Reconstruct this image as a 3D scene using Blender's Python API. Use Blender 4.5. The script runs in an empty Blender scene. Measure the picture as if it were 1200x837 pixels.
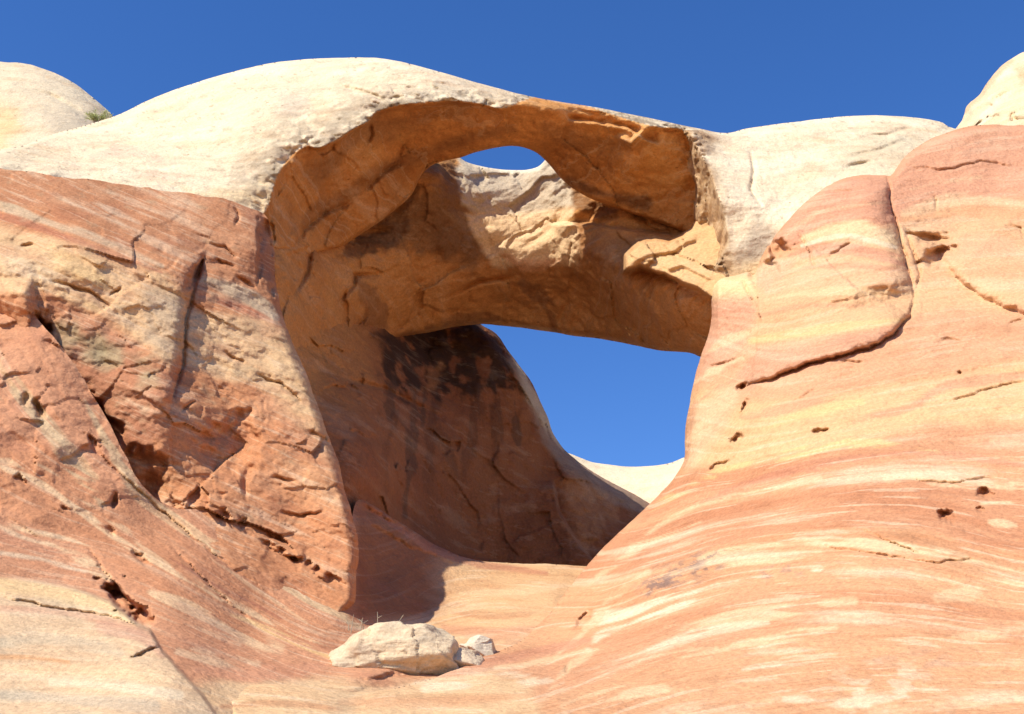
import bpy, math, random
import numpy as np
from mathutils import Vector, Euler, Matrix

rng = random.Random(7)
C = bpy.context.scene.collection
scene = bpy.context.scene

# ------------------------------------------------------------------ camera model
F, PITCH, CX, CY, CAMZ = 1500.0, math.radians(24.0), 600.0, 418.5, 1.7
cP, sP = math.cos(PITCH), math.sin(PITCH)
def point(x, y, Y):
    """World position of what is seen at photo point (x, y) and stands Y metres ahead."""
    yv = (CY - y) / F
    ry = cP - yv * sP
    return ((x - CX) / F / ry * Y, Y, CAMZ + (sP + yv * cP) / ry * Y)

# ------------------------------------------------------------------ noise
_pr = np.random.RandomState(11)
_perm = np.concatenate([_pr.permutation(256)] * 3)
_grad = _pr.normal(size=(256, 3)); _grad /= np.linalg.norm(_grad, axis=1)[:, None]
def perlin(x, y, z):
    xi, yi, zi = np.floor(x).astype(np.int64), np.floor(y).astype(np.int64), np.floor(z).astype(np.int64)
    xf, yf, zf = x - xi, y - yi, z - zi
    u, v, w = [t * t * t * (t * (t * 6 - 15) + 10) for t in (xf, yf, zf)]
    xi &= 255; yi &= 255; zi &= 255
    def g(a, b, c):
        h = _perm[_perm[_perm[(xi + a) & 255] + ((yi + b) & 255)] + ((zi + c) & 255)]
        q = _grad[h]
        return q[..., 0] * (xf - a) + q[..., 1] * (yf - b) + q[..., 2] * (zf - c)
    def L(t, a, b): return a + t * (b - a)
    return 1.5 * L(w, L(v, L(u, g(0,0,0), g(1,0,0)), L(u, g(0,1,0), g(1,1,0))),
                   L(v, L(u, g(0,0,1), g(1,0,1)), L(u, g(0,1,1), g(1,1,1))))
def fbm(x, y, z, sc=1.0, octv=4, gain=0.5, ridged=False):
    a, s, f = 1.0, 0.0, sc
    for i in range(octv):
        n = perlin(x * f + 17.3 * i, y * f + 5.1 * i, z * f + 9.7 * i)
        if ridged: n = 1 - 2 * np.abs(n)
        s = s + a * n; a *= gain; f *= 2.03
    return s
def worley(x, y, z):
    """F1, F2 and a cell id of 3-D cellular noise."""
    xi, yi, zi = np.floor(x).astype(np.int64), np.floor(y).astype(np.int64), np.floor(z).astype(np.int64)
    f1 = np.full(x.shape, 9.0); f2 = np.full(x.shape, 9.0); cid = np.zeros(x.shape, np.int64); ox = np.zeros(x.shape); oz = np.zeros(x.shape)
    for a in (-1, 0, 1):
        for b in (-1, 0, 1):
            for c in (-1, 0, 1):
                h = _perm[_perm[_perm[(xi + a) & 255] + ((yi + b) & 255)] + ((zi + c) & 255)]
                q = _grad[h] * 0.45 + 0.5
                d = (xi + a + q[..., 0] - x) ** 2 + (yi + b + q[..., 1] - y) ** 2 + (zi + c + q[..., 2] - z) ** 2
                near = d < f1
                ox = np.where(near, x - xi - a - q[..., 0], ox); oz = np.where(near, z - zi - c - q[..., 2], oz); f2 = np.where(near, f1, np.minimum(f2, d)); cid = np.where(near, h, cid); f1 = np.minimum(f1, d)
    return np.sqrt(f1), np.sqrt(f2), cid, ox, oz

# ------------------------------------------------------------------ 2-D helpers
def sstep(a, b, v):
    t = np.clip((v - a) / (b - a), 0, 1); return t * t * (3 - 2 * t)
def seg_dist(poly, x, y, closed):
    """distance to a polyline, position along it 0..1, and the signed side (positive = left of travel on screen)"""
    P = np.asarray(poly, float); Q = np.roll(P, -1, 0)
    n = len(P) if closed else len(P) - 1
    lens = np.array([np.hypot(*(Q[i] - P[i])) for i in range(n)]); cum = np.concatenate([[0], np.cumsum(lens)])
    best = np.full(x.shape, 1e18); along = np.zeros(x.shape); side = np.zeros(x.shape)
    for i in range(n):
        ax, ay = P[i]; bx, by = Q[i]; dx, dy = bx - ax, by - ay; l2 = dx * dx + dy * dy + 1e-9
        t = np.clip(((x - ax) * dx + (y - ay) * dy) / l2, 0, 1)
        d = (x - ax - t * dx) ** 2 + (y - ay - t * dy) ** 2
        m = d < best
        best = np.where(m, d, best); along = np.where(m, (cum[i] + t * lens[i]) / cum[-1], along)
        side = np.where(m, np.sign(dx * (y - ay) - dy * (x - ax)), side)
    return np.sqrt(best), along, side
def inside(poly, x, y):
    P = np.asarray(poly, float); Q = np.roll(P, -1, 0); r = np.zeros(x.shape, bool)
    for (ax, ay), (bx, by) in zip(P, Q):
        if ay == by: continue
        r ^= ((ay > y) != (by > y)) & (x < (bx - ax) * (y - ay) / (by - ay) + ax)
    return r
def poly_sd(poly, x, y):
    d, _, _ = seg_dist(poly, x, y, True)
    return np.where(inside(poly, x, y), d, -d)
def curve(pts, n=6, closed=False):
    """Catmull-Rom smoothing of a point list"""
    P = [np.array(p, float) for p in pts]; out = []
    N = len(P)
    for i in range(N if closed else N - 1):
        p0 = P[(i - 1) % N] if (closed or i > 0) else P[0]
        p1, p2 = P[i], P[(i + 1) % N]
        p3 = P[(i + 2) % N] if (closed or i + 2 < N) else P[-1]
        for k in range(n):
            t = k / n
            out.append(tuple(0.5 * (2 * p1 + (p2 - p0) * t + (2*p0 - 5*p1 + 4*p2 - p3) * t*t + (3*p1 - p0 - 3*p2 + p3) * t**3)))
    if not closed: out.append(tuple(P[-1]))
    return out
class Spline:
    """thin-plate spline through (x, y, value)"""
    def __init__(self, pts, smooth=0.0):
        a = np.array(pts, float); self.p = a[:, :2] / 100.0; n = len(a)
        r2 = ((self.p[:, None] - self.p[None]) ** 2).sum(-1)
        K = 0.5 * r2 * np.log(r2 + 1e-12) + smooth * np.eye(n)
        M = np.zeros((n + 3, n + 3)); M[:n, :n] = K
        M[:n, n] = 1; M[:n, n + 1:] = self.p; M[n, :n] = 1; M[n + 1:, :n] = self.p.T
        self.w = np.linalg.solve(M, np.concatenate([a[:, 2], [0, 0, 0]]))
    def __call__(self, x, y):
        x = x / 100.0; y = y / 100.0; n = len(self.p)
        s = self.w[n] + self.w[n + 1] * x + self.w[n + 2] * y
        for i in range(n):
            r2 = (x - self.p[i, 0]) ** 2 + (y - self.p[i, 1]) ** 2
            s = s + self.w[i] * 0.5 * r2 * np.log(r2 + 1e-12)
        return s

# ------------------------------------------------------------------ tags
def tag(o, label=None, cat=None, group=None, kind=None):
    if label: o['label'] = label
    if cat: o['category'] = cat
    if group: o['group'] = group
    if kind: o['kind'] = kind
    return o
def link(name, me, mat, parent=None):
    o = bpy.data.objects.new(name, me); C.objects.link(o)
    if mat: me.materials.append(mat)
    if parent: o.parent = parent
    return o
def mesh_from(name, verts, faces, smooth=True):
    """fast mesh from numpy verts (n,3) and a list of int arrays of quads / tris"""
    me = bpy.data.meshes.new(name)
    me.vertices.add(len(verts)); me.vertices.foreach_set('co', np.asarray(verts, np.float32).ravel())
    loops = np.concatenate([f.ravel() for f in faces]).astype(np.int32)
    sizes = np.concatenate([np.full(len(f), f.shape[1], np.int32) for f in faces])
    starts = np.concatenate([[0], np.cumsum(sizes)[:-1]]).astype(np.int32)
    me.loops.add(len(loops)); me.loops.foreach_set('vertex_index', loops)
    me.polygons.add(len(sizes)); me.polygons.foreach_set('loop_start', starts); me.polygons.foreach_set('loop_total', sizes)
    me.update(calc_edges=True); me.validate()
    if smooth: me.polygons.foreach_set('use_smooth', np.ones(len(me.polygons), bool))
    return me

# ------------------------------------------------------------------ materials
def rock_material(name, streak=(26.0, 0.55), streak_amt=0.5, grain=0.10, pits=0.5, bump=0.35, bump_scale=3.0, light=(0.74, 0.58, 0.38), pit_scale=5.0):
    m = bpy.data.materials.new(name); m.use_nodes = True
    nt = m.node_tree; N = nt.nodes; Lk = nt.links; N.clear()
    def nd(t, **k):
        n = N.new(t)
        for a, b in k.items(): setattr(n, a, b)
        return n
    def math_(op, a, b=None):
        n = nd('ShaderNodeMath', operation=op)
        for i, v in enumerate((a, b)):
            if v is None: continue
            if isinstance(v, (int, float)): n.inputs[i].default_value = v
            else: Lk.new(v, n.inputs[i])
        return n.outputs[0]
    def rngmap(v, a, b, c, d):
        n = nd('ShaderNodeMapRange'); n.interpolation_type = 'SMOOTHSTEP'
        Lk.new(v, n.inputs[0])
        for i, q in enumerate((a, b, c, d)): n.inputs[i + 1].default_value = q
        return n.outputs[0]
    def mix(f, a, b, blend='MIX'):
        n = nd('ShaderNodeMix', data_type='RGBA', blend_type=blend)
        for s, v in ((n.inputs[0], f), (n.inputs[6], a), (n.inputs[7], b)):
            if isinstance(v, (int, float)): s.default_value = v
            elif isinstance(v, tuple): s.default_value = (*v, 1)
            else: Lk.new(v, s)
        return n.outputs[2]
    def noise(vec, sc, det=4.0, rough=0.55):
        n = nd('ShaderNodeTexNoise'); n.inputs['Scale'].default_value = sc; n.inputs['Detail'].default_value = det
        n.inputs['Roughness'].default_value = rough; Lk.new(vec, n.inputs['Vector']); return n.outputs[0]
    pig = nd('ShaderNodeAttribute', attribute_name='pig').outputs['Color']
    fl = nd('ShaderNodeAttribute', attribute_name='flow').outputs['Vector']
    sx = nd('ShaderNodeSeparateXYZ'); Lk.new(fl, sx.inputs[0])
    pos = nd('ShaderNodeNewGeometry').outputs['Position']
    cb = nd('ShaderNodeCombineXYZ')
    wob = noise(pos, 0.35, 3.0)
    s_w = math_('ADD', sx.outputs[0], math_('MULTIPLY', wob, 0.05))
    Lk.new(math_('MULTIPLY', s_w, streak[0]), cb.inputs[0]); Lk.new(math_('MULTIPLY', sx.outputs[1], streak[1] * 10), cb.inputs[1])
    st1 = noise(cb.outputs[0], 1.0, 5.0, 0.6)
    cb2 = nd('ShaderNodeCombineXYZ')
    Lk.new(math_('MULTIPLY', s_w, streak[0] * 4.5), cb2.inputs[0]); Lk.new(math_('MULTIPLY', sx.outputs[1], streak[1] * 22), cb2.inputs[1])
    cb2.inputs[2].default_value = 4.0
    st2 = noise(cb2.outputs[0], 1.0, 4.0, 0.6)
    amt = math_('MULTIPLY', sx.outputs[2], streak_amt)
    lightmix = mix(0.75, pig, light)
    dark = mix(1.0, pig, (0.82, 0.70, 0.64), 'MULTIPLY')
    c = mix(math_('MULTIPLY', rngmap(st1, 0.53, 0.66, 0, 1), amt), pig, lightmix)
    c = mix(math_('MULTIPLY', rngmap(st1, 0.47, 0.36, 0, 1), amt), c, dark)
    c = mix(math_('MULTIPLY', rngmap(st2, 0.57, 0.62, 0, 0.75), amt), c, lightmix)
    c = mix(math_('MULTIPLY', rngmap(st2, 0.42, 0.36, 0, 0.8), amt), c, dark)
    # weathering mottle, sand grain and small dark pits
    n1 = noise(pos, 0.7, 6.0, 0.62); n2 = noise(pos, 9.0, 5.0, 0.7); n3 = noise(pos, pit_scale, 3.0, 0.6)
    c = mix(rngmap(n1, 0.35, 0.68, 0.0, 0.35), c, mix(1.0, c, (1.10, 1.08, 1.05), 'MULTIPLY'))
    c = mix(rngmap(n1, 0.48, 0.30, 0.0, 0.6), c, mix(1.0, c, (0.86, 0.82, 0.78), 'MULTIPLY'))
    g = rngmap(n2, 0.3, 0.7, 1.0 - grain * 1.6, 1.0 + grain)
    gc = nd('ShaderNodeCombineColor')
    for i in range(3): Lk.new(g, gc.inputs[i])
    c = mix(1.0, c, gc.outputs[0], 'MULTIPLY')
    pit = math_('MULTIPLY', rngmap(n3, 0.665, 0.73, 0, 1), rngmap(n1, 0.42, 0.56, 0, 1))
    c = mix(math_('MULTIPLY', pit, pits), c, mix(1.0, c, (0.55, 0.45, 0.38), 'MULTIPLY'))
    b = nd('ShaderNodeBsdfPrincipled'); b.inputs['Roughness'].default_value = 0.93
    b.inputs['Specular IOR Level'].default_value = 0.12
    Lk.new(c, b.inputs['Base Color'])
    h = math_('ADD', math_('MULTIPLY', noise(pos, bump_scale, 8.0, 0.62), 1.0), math_('MULTIPLY', st2, 0.25))
    h = math_('SUBTRACT', h, math_('MULTIPLY', pit, 0.25))
    h = math_('ADD', h, math_('MULTIPLY', noise(pos, bump_scale * 0.3, 6.0, 0.55), 1.4))
    bp = nd('ShaderNodeBump'); bp.inputs['Strength'].default_value = bump; bp.inputs['Distance'].default_value = 0.35
    Lk.new(h, bp.inputs['Height']); Lk.new(bp.outputs[0], b.inputs['Normal'])
    o = nd('ShaderNodeOutputMaterial'); Lk.new(b.outputs[0], o.inputs[0])
    return m

# pigments (linear albedo)
CREAM = (0.69, 0.56, 0.365); WHITE = (0.74, 0.625, 0.43); PALE = (0.66, 0.45, 0.25); YELLOW = (0.66, 0.44, 0.19)
PEACH = (0.57, 0.30, 0.15); RED = (0.45, 0.20, 0.095); DEEP = (0.34, 0.135, 0.075); TAN = (0.52, 0.33, 0.17)
GREY = (0.36, 0.29, 0.21); ORANGE = (0.54, 0.25, 0.078); BROWN = (0.29, 0.115, 0.036); VARNISH = (0.10, 0.055, 0.032)

class Paint:
    """pigment layers over a sheet's vertices; x, y where the vertex was laid out, p its world position"""
    def __init__(self, x, y, p, base, fl=None):
        self.x, self.y, self.p = x, y, p
        self.c = np.tile(np.array(base, float), (len(x), 1))
        self.n1 = fbm(p[0], p[1], p[2], 0.35, 4); self.n2 = fbm(p[0] + 40, p[1], p[2], 1.6, 3)
        self.ns = fbm(fl[0] * 7, fl[1] * 1.1, fl[0] * 0 + 2.5, 1.0, 4) if fl is not None else self.n1
        self.nb = fbm(fl[0] * 16, fl[1] * 2.2, fl[0] * 0 + 8.5, 1.0, 3) if fl is not None else self.n2
    def blend(self, m, col):
        m = np.clip(m, 0, 1)[:, None]; self.c = self.c * (1 - m) + np.array(col) * m
    def area(self, poly, col, k=1.0, feather=6, rag=6):
        s = poly_sd(poly, self.x, self.y) + rag * (self.n1 + 0.6 * self.n2)
        self.blend(k * sstep(-feather, feather, s), col)
    def stroke(self, poly, w, col, k=1.0, feather=None, rag=0.5, breaks=0.0):
        d, t, _ = seg_dist(curve(poly), self.x, self.y, False)
        ww = w * (0.35 + 0.65 * np.sin(np.pi * np.clip(t, 0.03, 0.97)) ** 0.6) * (1 + rag * 1.2 * self.ns + rag * 0.5 * self.nb)
        f = feather or max(1.2, w * 0.3)
        m = sstep(f, -f, d - ww)
        if breaks: m = m * sstep(-0.15 + breaks * 0.3, 0.2 + breaks * 0.3, self.nb + 0.25)
        self.blend(k * m, col)
    def mottle(self, col, k, sc, lo=0.1, hi=0.6, off=0.0, where=None):
        n = fbm(self.p[0] + off, self.p[1], self.p[2] * 1.4, sc, 4)
        m = k * sstep(lo, hi, n)
        if where is not None: m = m * where
        self.blend(m, col)

# ------------------------------------------------------------------ the sheet builder
def rock(name, outline, depth, step=2.0, holes=(), thick=6.0, thick_w=60.0, roll=None, rag=1.2, disp=None, paint=None, mat=None,
         parent=None, base=PEACH, flow=None):
    """A closed rock body: front surface at its own distances, a back surface `thick` metres behind, joined along the outline."""
    O = np.array(outline, float)
    x0, y0 = O.min(0) - 2 * step; x1, y1 = O.max(0) + 2 * step
    gx = np.arange(x0, x1, step); gy = np.arange(y0, y1, step)
    X, Y = np.meshgrid(gx, gy); sh = X.shape; X = X.ravel(); Y = Y.ravel()
    def sd_of(x, y):
        s = poly_sd(outline, x, y)
        for h in holes: s = np.minimum(s, -poly_sd(h, x, y))
        if rag: s = s + rag * fbm(x / 40, y / 40, x * 0 + len(name), 1.0, 4)
        return s
    S = sd_of(X, Y)
    ins = (S > 0).reshape(sh)
    cell = ins[:-1, :-1] | ins[1:, :-1] | ins[:-1, 1:] | ins[1:, 1:]
    iy, ix = np.nonzero(cell); W = sh[1]
    q = np.stack([iy * W + ix, (iy + 1) * W + ix, (iy + 1) * W + ix + 1, iy * W + ix + 1], 1)
    used = np.unique(q); remap = np.full(len(X), -1); remap[used] = np.arange(len(used)); q = remap[q]
    x, y, s = X[used].copy(), Y[used].copy(), S[used]
    for _ in range(2):
        out = s <= step * 0.35
        e = 0.5
        gxx = (sd_of(x[out] + e, y[out]) - sd_of(x[out] - e, y[out])); gyy = (sd_of(x[out], y[out] + e) - sd_of(x[out], y[out] - e))
        ln = np.hypot(gxx, gyy) + 1e-6
        mv = np.clip(-s[out], -step, step * 1.6)
        x[out] += gxx / ln * mv; y[out] += gyy / ln * mv
        s2 = s.copy(); s2[out] = sd_of(x[out], y[out]); edge_mask = out if _ == 0 else edge_mask
        s = s2
    s = np.where(edge_mask, 0.0, np.maximum(s, 0.0))
    D = depth(x, y)
    if roll is not None:
        R, w = roll(x, y)
        t = 1 - np.clip(s / w, 0, 1); D = D + R * (1 - np.sqrt(np.maximum(0, 1 - t * t)))
    if disp is not None:
        D = D + disp(x, y, np.array(point(x, y, D)), s)
    Pf = np.stack(point(x, y, D), 1)
    back = np.ones(len(x), bool)          # the back has its own rim vertices, so the front keeps its own shading
    Db = D + thick * np.sqrt(np.clip(s / thick_w, 0, 1))
    Pb = np.stack(point(x, y, Db), 1)[back]
    bi = np.arange(len(x)); bi[back] = len(x) + np.arange(back.sum())
    qb = bi[q][:, ::-1]
    keep = (qb != q[:, ::-1]).any(1)
    verts = np.concatenate([Pf, Pb])
    me = mesh_from(name, verts, [q, qb[keep]])
    # attributes
    fs, ft, fa = flow(x, y, Pf.T) if flow else (Pf[:, 2] / 10 + 0 * x, Pf[:, 0] / 10, np.ones(len(x)))
    pp = Paint(x, y, Pf.T, base, (fs, ft) if flow else None)
    if paint: paint(pp)
    col = np.concatenate([pp.c, pp.c[back]]); fv = np.stack([fs, ft, fa], 1); fv = np.concatenate([fv, fv[back]])
    n = len(me.vertices)
    a = me.attributes.new('pig', 'FLOAT_COLOR', 'POINT'); a.data.foreach_set('color', np.concatenate([col, np.ones((len(col), 1))], 1).astype(np.float32).ravel())
    a = me.attributes.new('flow', 'FLOAT_VECTOR', 'POINT'); a.data.foreach_set('vector', fv.astype(np.float32).ravel())
    return link(name, me, mat, parent)

def crack(x, y, poly, w, depth, sharp=1.0):
    d, t, _ = seg_dist(poly, x, y, False)
    return depth * np.exp(-(d / w) ** 2) * np.sin(np.pi * np.clip(t * 0.94 + 0.03, 0, 1)) ** (0.5 * sharp)
def ledge(x, y, poly, amount, reach, soft=2.0):
    """surface left of the polyline (screen left of travel) stands `amount` metres forward, fading over `reach` px"""
    d, t, sd = seg_dist(poly, x, y, False)
    f = sstep(0, 0.12, t) * sstep(1, 0.88, t)
    sg = d * sd
    return amount * f * np.where(sg > 0, 1, -1) * 0.5 * np.exp(-d / reach) * sstep(0, soft, d)
def block(x, y, poly, amount, reach, soft=2.0, side=1):
    """like ledge, but only the surface on one side of the line is moved (negative amount = forward)"""
    d, t, sd = seg_dist(poly, x, y, False)
    f = sstep(0, 0.15, t) * sstep(1, 0.85, t)
    return amount * f * np.where(d * sd * side > 0, 1, 0) * np.exp(-(d / reach) ** 1.5) * sstep(0, soft, d)
def brow(x, y, poly, amount, edge, reach, side):
    """a rounded block that swells forward on one side of the line and turns back into it"""
    d, t, sd = seg_dist(poly, x, y, False)
    f = sstep(0, 0.18, t) * sstep(1, 0.82, t)
    return -amount * f * np.where(d * sd * side > 0, 1, 0) * (1 - np.exp(-d / edge)) * np.exp(-(d / reach) ** 1.6)
def pocket(x, y, cx, cy, rx, ry, depth, ang=0.0):
    c, s = math.cos(ang), math.sin(ang)
    u = ((x - cx) * c + (y - cy) * s) / rx; v = (-(x - cx) * s + (y - cy) * c) / ry
    n1 = perlin(x / (0.6 * rx + 4), y / (0.6 * ry + 4), x * 0 + cx * 0.37); n2 = perlin(x / (0.25 * rx + 2), y / (0.25 * ry + 2), x * 0 + cy * 0.31)
    r = np.hypot(u, v) * (1 + 0.55 * n1 + 0.30 * n2)
    return depth * (1 + 0.5 * n1) * sstep(1.05, 0.35, r)


# ================================================================== ROCK
m_cap = rock_material('cream_sandstone', streak=(9, 0.12), streak_amt=0.32, grain=0.10, pits=0.9, bump=0.45, bump_scale=2.2, pit_scale=3.2)
m_dome = rock_material('banded_sandstone', streak=(5.0, 0.05), streak_amt=0.58, grain=0.11, pits=0.35, bump=0.40, bump_scale=4.0)
m_red = rock_material('red_sandstone', streak=(9.0, 0.12), streak_amt=0.5, grain=0.12, pits=0.6, bump=0.36, bump_scale=2.0, pit_scale=4.0)
m_vault = rock_material('vault_sandstone', streak=(5.0, 0.3), streak_amt=0.15, grain=0.12, pits=0.5, bump=0.6, bump_scale=1.0, pit_scale=2.5)

def wn(p, sc, octv=4, off=0.0, gain=0.5, ridged=False, zst=1.0):
    return fbm(p[0] + off, p[1] + off, p[2] * zst, sc, octv, gain, ridged)
def jig(x, y, a=2.5, w=14.0, k=0.0):
    """x, y wandered by a few units, so that drawn cracks and edges break irregularly"""
    return x + a * fbm(x / w, y / w, x * 0 + k, 1, 3), y + a * fbm(x / w, y / w, x * 0 + k + 7.7, 1, 3)
def grainlines(p, sc, ang, stretch=4.0, off=0.0):
    """ridged relief drawn out along one direction of the wall"""
    c, s = math.cos(ang), math.sin(ang)
    u = p[0] * c + p[2] * s; v = -p[0] * s + p[2] * c
    return fbm(u * sc / stretch + off, p[1] * sc * 0.5, v * sc, 1.0, 4, 0.55, True)
def facets(p, sc, tilt=1.0, off=0.0):
    """broken planar facets: every cell of a warped cellular pattern is a plane of its own slope"""
    wx = p[0] + 0.5 / sc * 0.35 * perlin(p[0] * sc * 1.5, p[1] * sc * 1.5 + off, p[2] * sc * 1.5)
    wz = p[2] + 0.5 / sc * 0.35 * perlin(p[0] * sc * 1.5 + 9, p[1] * sc * 1.5 + off, p[2] * sc * 1.5)
    f1, f2, cid, ox, oz = worley(wx * sc, p[1] * sc * 0.6 + off, wz * sc)
    gx = ((cid * 37) % 101) / 50.0 - 1; gz = ((cid * 53) % 97) / 48.0 - 1; h = ((cid * 71) % 89) / 44.0 - 1
    return tilt / sc * (0.05 * h + 0.16 * (gx * ox + gz * oz) + 0.05 * (f1 - 0.4))

# ------------------------------------------------------------------ far ridge seen through the opening
sp = Spline([(600,520,95),(700,545,96),(800,540,94),(900,500,92),(700,640,84),(600,640,82),(800,640,82),(900,640,80),(750,590,90)])
o = rock('rock_ridge', curve([(560,530),(600,522),(640,522),(665,531),(700,543),(740,547),(775,545),(800,537),(850,515),(900,490),(960,470)]) + [(960,680),(560,680)],
     sp, 2.0, thick=14, roll=lambda x, y: (3.0 * sstep(600, 560, y), 25.0), rag=0.8,
     disp=lambda x, y, p, s: 0.35 * wn(p, 0.25, 4), mat=m_cap, base=CREAM,
     paint=lambda q: (q.mottle(PALE, 0.4, 0.2), q.mottle(WHITE, 0.5, 0.3, off=9)))
tag(o, 'low cream saddle of rock far behind, lit beneath the blue gap of the lower opening', 'rock ridge')

# ------------------------------------------------------------------ knobs behind the rim
sp = Spline([(-300,60,82),(0,72,80),(60,84,80),(110,115,79),(150,150,78),(0,180,70),(100,170,72),(-200,200,72),(160,200,72),(40,130,75)])
o = rock('rock_outcrop', curve([(-320,120),(-200,78),(-60,68),(0,72),(40,77),(80,93),(110,115),(134,138),(175,180)]) + [(190,230),(-320,260)],
     sp, 2.0, thick=14, roll=lambda x, y: (5.0, 60.0), rag=1.0,
     disp=lambda x, y, p, s: 0.5 * wn(p, 0.2, 5) + crack(x, y, [(20,100),(60,112),(90,128),(105,138)], 3, 0.7), mat=m_cap, base=(0.64, 0.52, 0.34),
     paint=lambda q: (q.mottle(TAN, 0.4, 0.4, 0.2, 0.7), q.area([(-30,120),(20,125),(26,150),(5,172),(-30,180)], YELLOW, 0.6, 12, 8),
                      q.area([(55,130),(130,122),(140,145),(60,165)], GREY, 0.35, 10, 8)))
tag(o, 'rounded cream rock outcrop behind the rim with a green bush in its corner', 'rock outcrop')
sp = Spline([(1120,148,66),(1200,60,68),(1300,30,70),(1400,20,70),(1200,150,60),(1300,160,58),(1450,180,60),(1160,110,65)])
o = rock('rock_outcrop', curve([(1100,190),(1120,152),(1128,140),(1134,124),(1146,112),(1157,97),(1168,84),(1184,70),(1200,60),(1250,36),(1330,15),(1420,5)]) + [(1450,230),(1100,230)],
     sp, 2.0, thick=12, roll=lambda x, y: (4.0, 40.0), rag=2.4,
     disp=lambda x, y, p, s: 0.5 * wn(p, 0.3, 5) + facets(p, 0.35, 1.2), mat=m_cap, base=(0.66, 0.50, 0.30),
     paint=lambda q: (q.mottle(WHITE, 0.6, 0.3), q.stroke([(1128,132),(1150,108),(1172,82),(1186,72)], 5, TAN, 0.6), q.area([(1190,80),(1210,75),(1210,100),(1192,92)], TAN, 0.7, 4, 3)))
tag(o, 'jagged pale rock outcrop rising behind the red shoulder, cut by the picture corner', 'rock outcrop')

# ------------------------------------------------------------------ the arch
arch = bpy.data.objects.new('rock_arch', None); C.objects.link(arch); arch.location = (0, 50, 10)
tag(arch, 'double natural rock arch with a cream cap, orange underside and a skylight hole', 'rock arch')
arch_inv = Matrix.Translation((0, -50, -10))

LIP = curve([(300,262),(315,240),(321,216),(333,192),(348,177),(360,171),(370,173),(378,172),(386,168),(398,162),(412,152),(430,143),(441,131),(468,123),(500,120),(530,118),(560,121),(585,127),(600,124),(612,118),(640,112),(680,122),(720,135),(760,147),(800,151)], 4)
cap_sp = Spline([(-300,190,42),(-300,110,56),(0,196,45.5),(0,225,45.6),(60,230,46.2),(60,205,46),(60,170,50),(130,138,56),(130,215,46.5),(130,175,50.5),(190,222,47.2),(250,232,47.6),(250,160,51.5),(300,245,48.2),
    (230,97,55.5),(290,80,55.5),(300,160,50.2),(340,71,55.5),(340,130,51),(345,175,49.6),(372,168,49.4),(430,69,53.5),(430,110,51),(441,131,50),(500,80,52.2),(520,118,50.6),(560,97,51.8),(620,113,51.6),(600,124,51),(640,112,52),
    (700,127,52.4),(760,144,52.5),(800,150,52.2),(830,155,53.5),(850,157,54.5),(900,148,55.5),(1000,137,57),(1060,138,57.5),(1110,145,57.5),(1250,120,58),(1400,110,58),
    (850,220,50.3),(860,310,49.8),(860,335,50),(900,250,50),(940,240,50),(1000,200,51.5),(900,320,49.8),(1050,180,53),(1200,190,54),(1400,200,54),(318,250,48.8),(850,260,50)], 0.001)
vault_sp = Spline([(318,240,49.2),(330,215,49.6),(372,172,50),(400,170,51),(400,200,52.6),(450,140,51),(450,200,54.2),(450,250,56),(350,250,52),(332,290,50.5),(480,215,56),(420,280,57),(500,150,52.4),(500,190,55),
    (600,128,51.4),(600,172,54.6),(560,178,55),(640,150,53),(642,190,56),(700,140,52.8),(700,200,55.6),(690,232,57.4),(750,160,53),(760,200,55),(750,245,57.5),(800,160,53.2),(806,200,54.6),(810,270,57),(780,265,58),(320,160,48),(380,320,56),(600,100,50),(850,260,58)], 0.001)
COL = curve([(797,148),(808,170),(806,196),(815,218),(813,250),(818,270),(828,300),(836,322)], 4)
PILLAR = [(790,150),(808,154),(822,183),(833,204),(844,236),(851,258),(853,286),(847,306),(835,319),(815,345),(770,345),(770,150)]
def arch_depth(x, y):
    d, _, sd = seg_dist(LIP, x, y, False)
    below = (sd > 0)
    # right of the column the wall is cap rock again
    dc, _, sc = seg_dist([(797,60)] + COL + [(840,420)], x, y, False)
    right = sc < 0
    lipmix = np.where(below, sstep(0, 3.0, d), 0.0) * np.where(right, sstep(3.0, 0, dc), 1.0)
    left = sstep(296, 320, x)
    lipmix = lipmix * left
    capd = cap_sp(x, y) + np.where(right, 1.0 * np.exp(-(dc / 10.0)), 0) + 3.2 * np.clip(poly_sd(PILLAR, x, y) / 22.0, 0, 1) ** 0.8
    return capd * (1 - lipmix) + vault_sp(x, y) * lipmix
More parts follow.
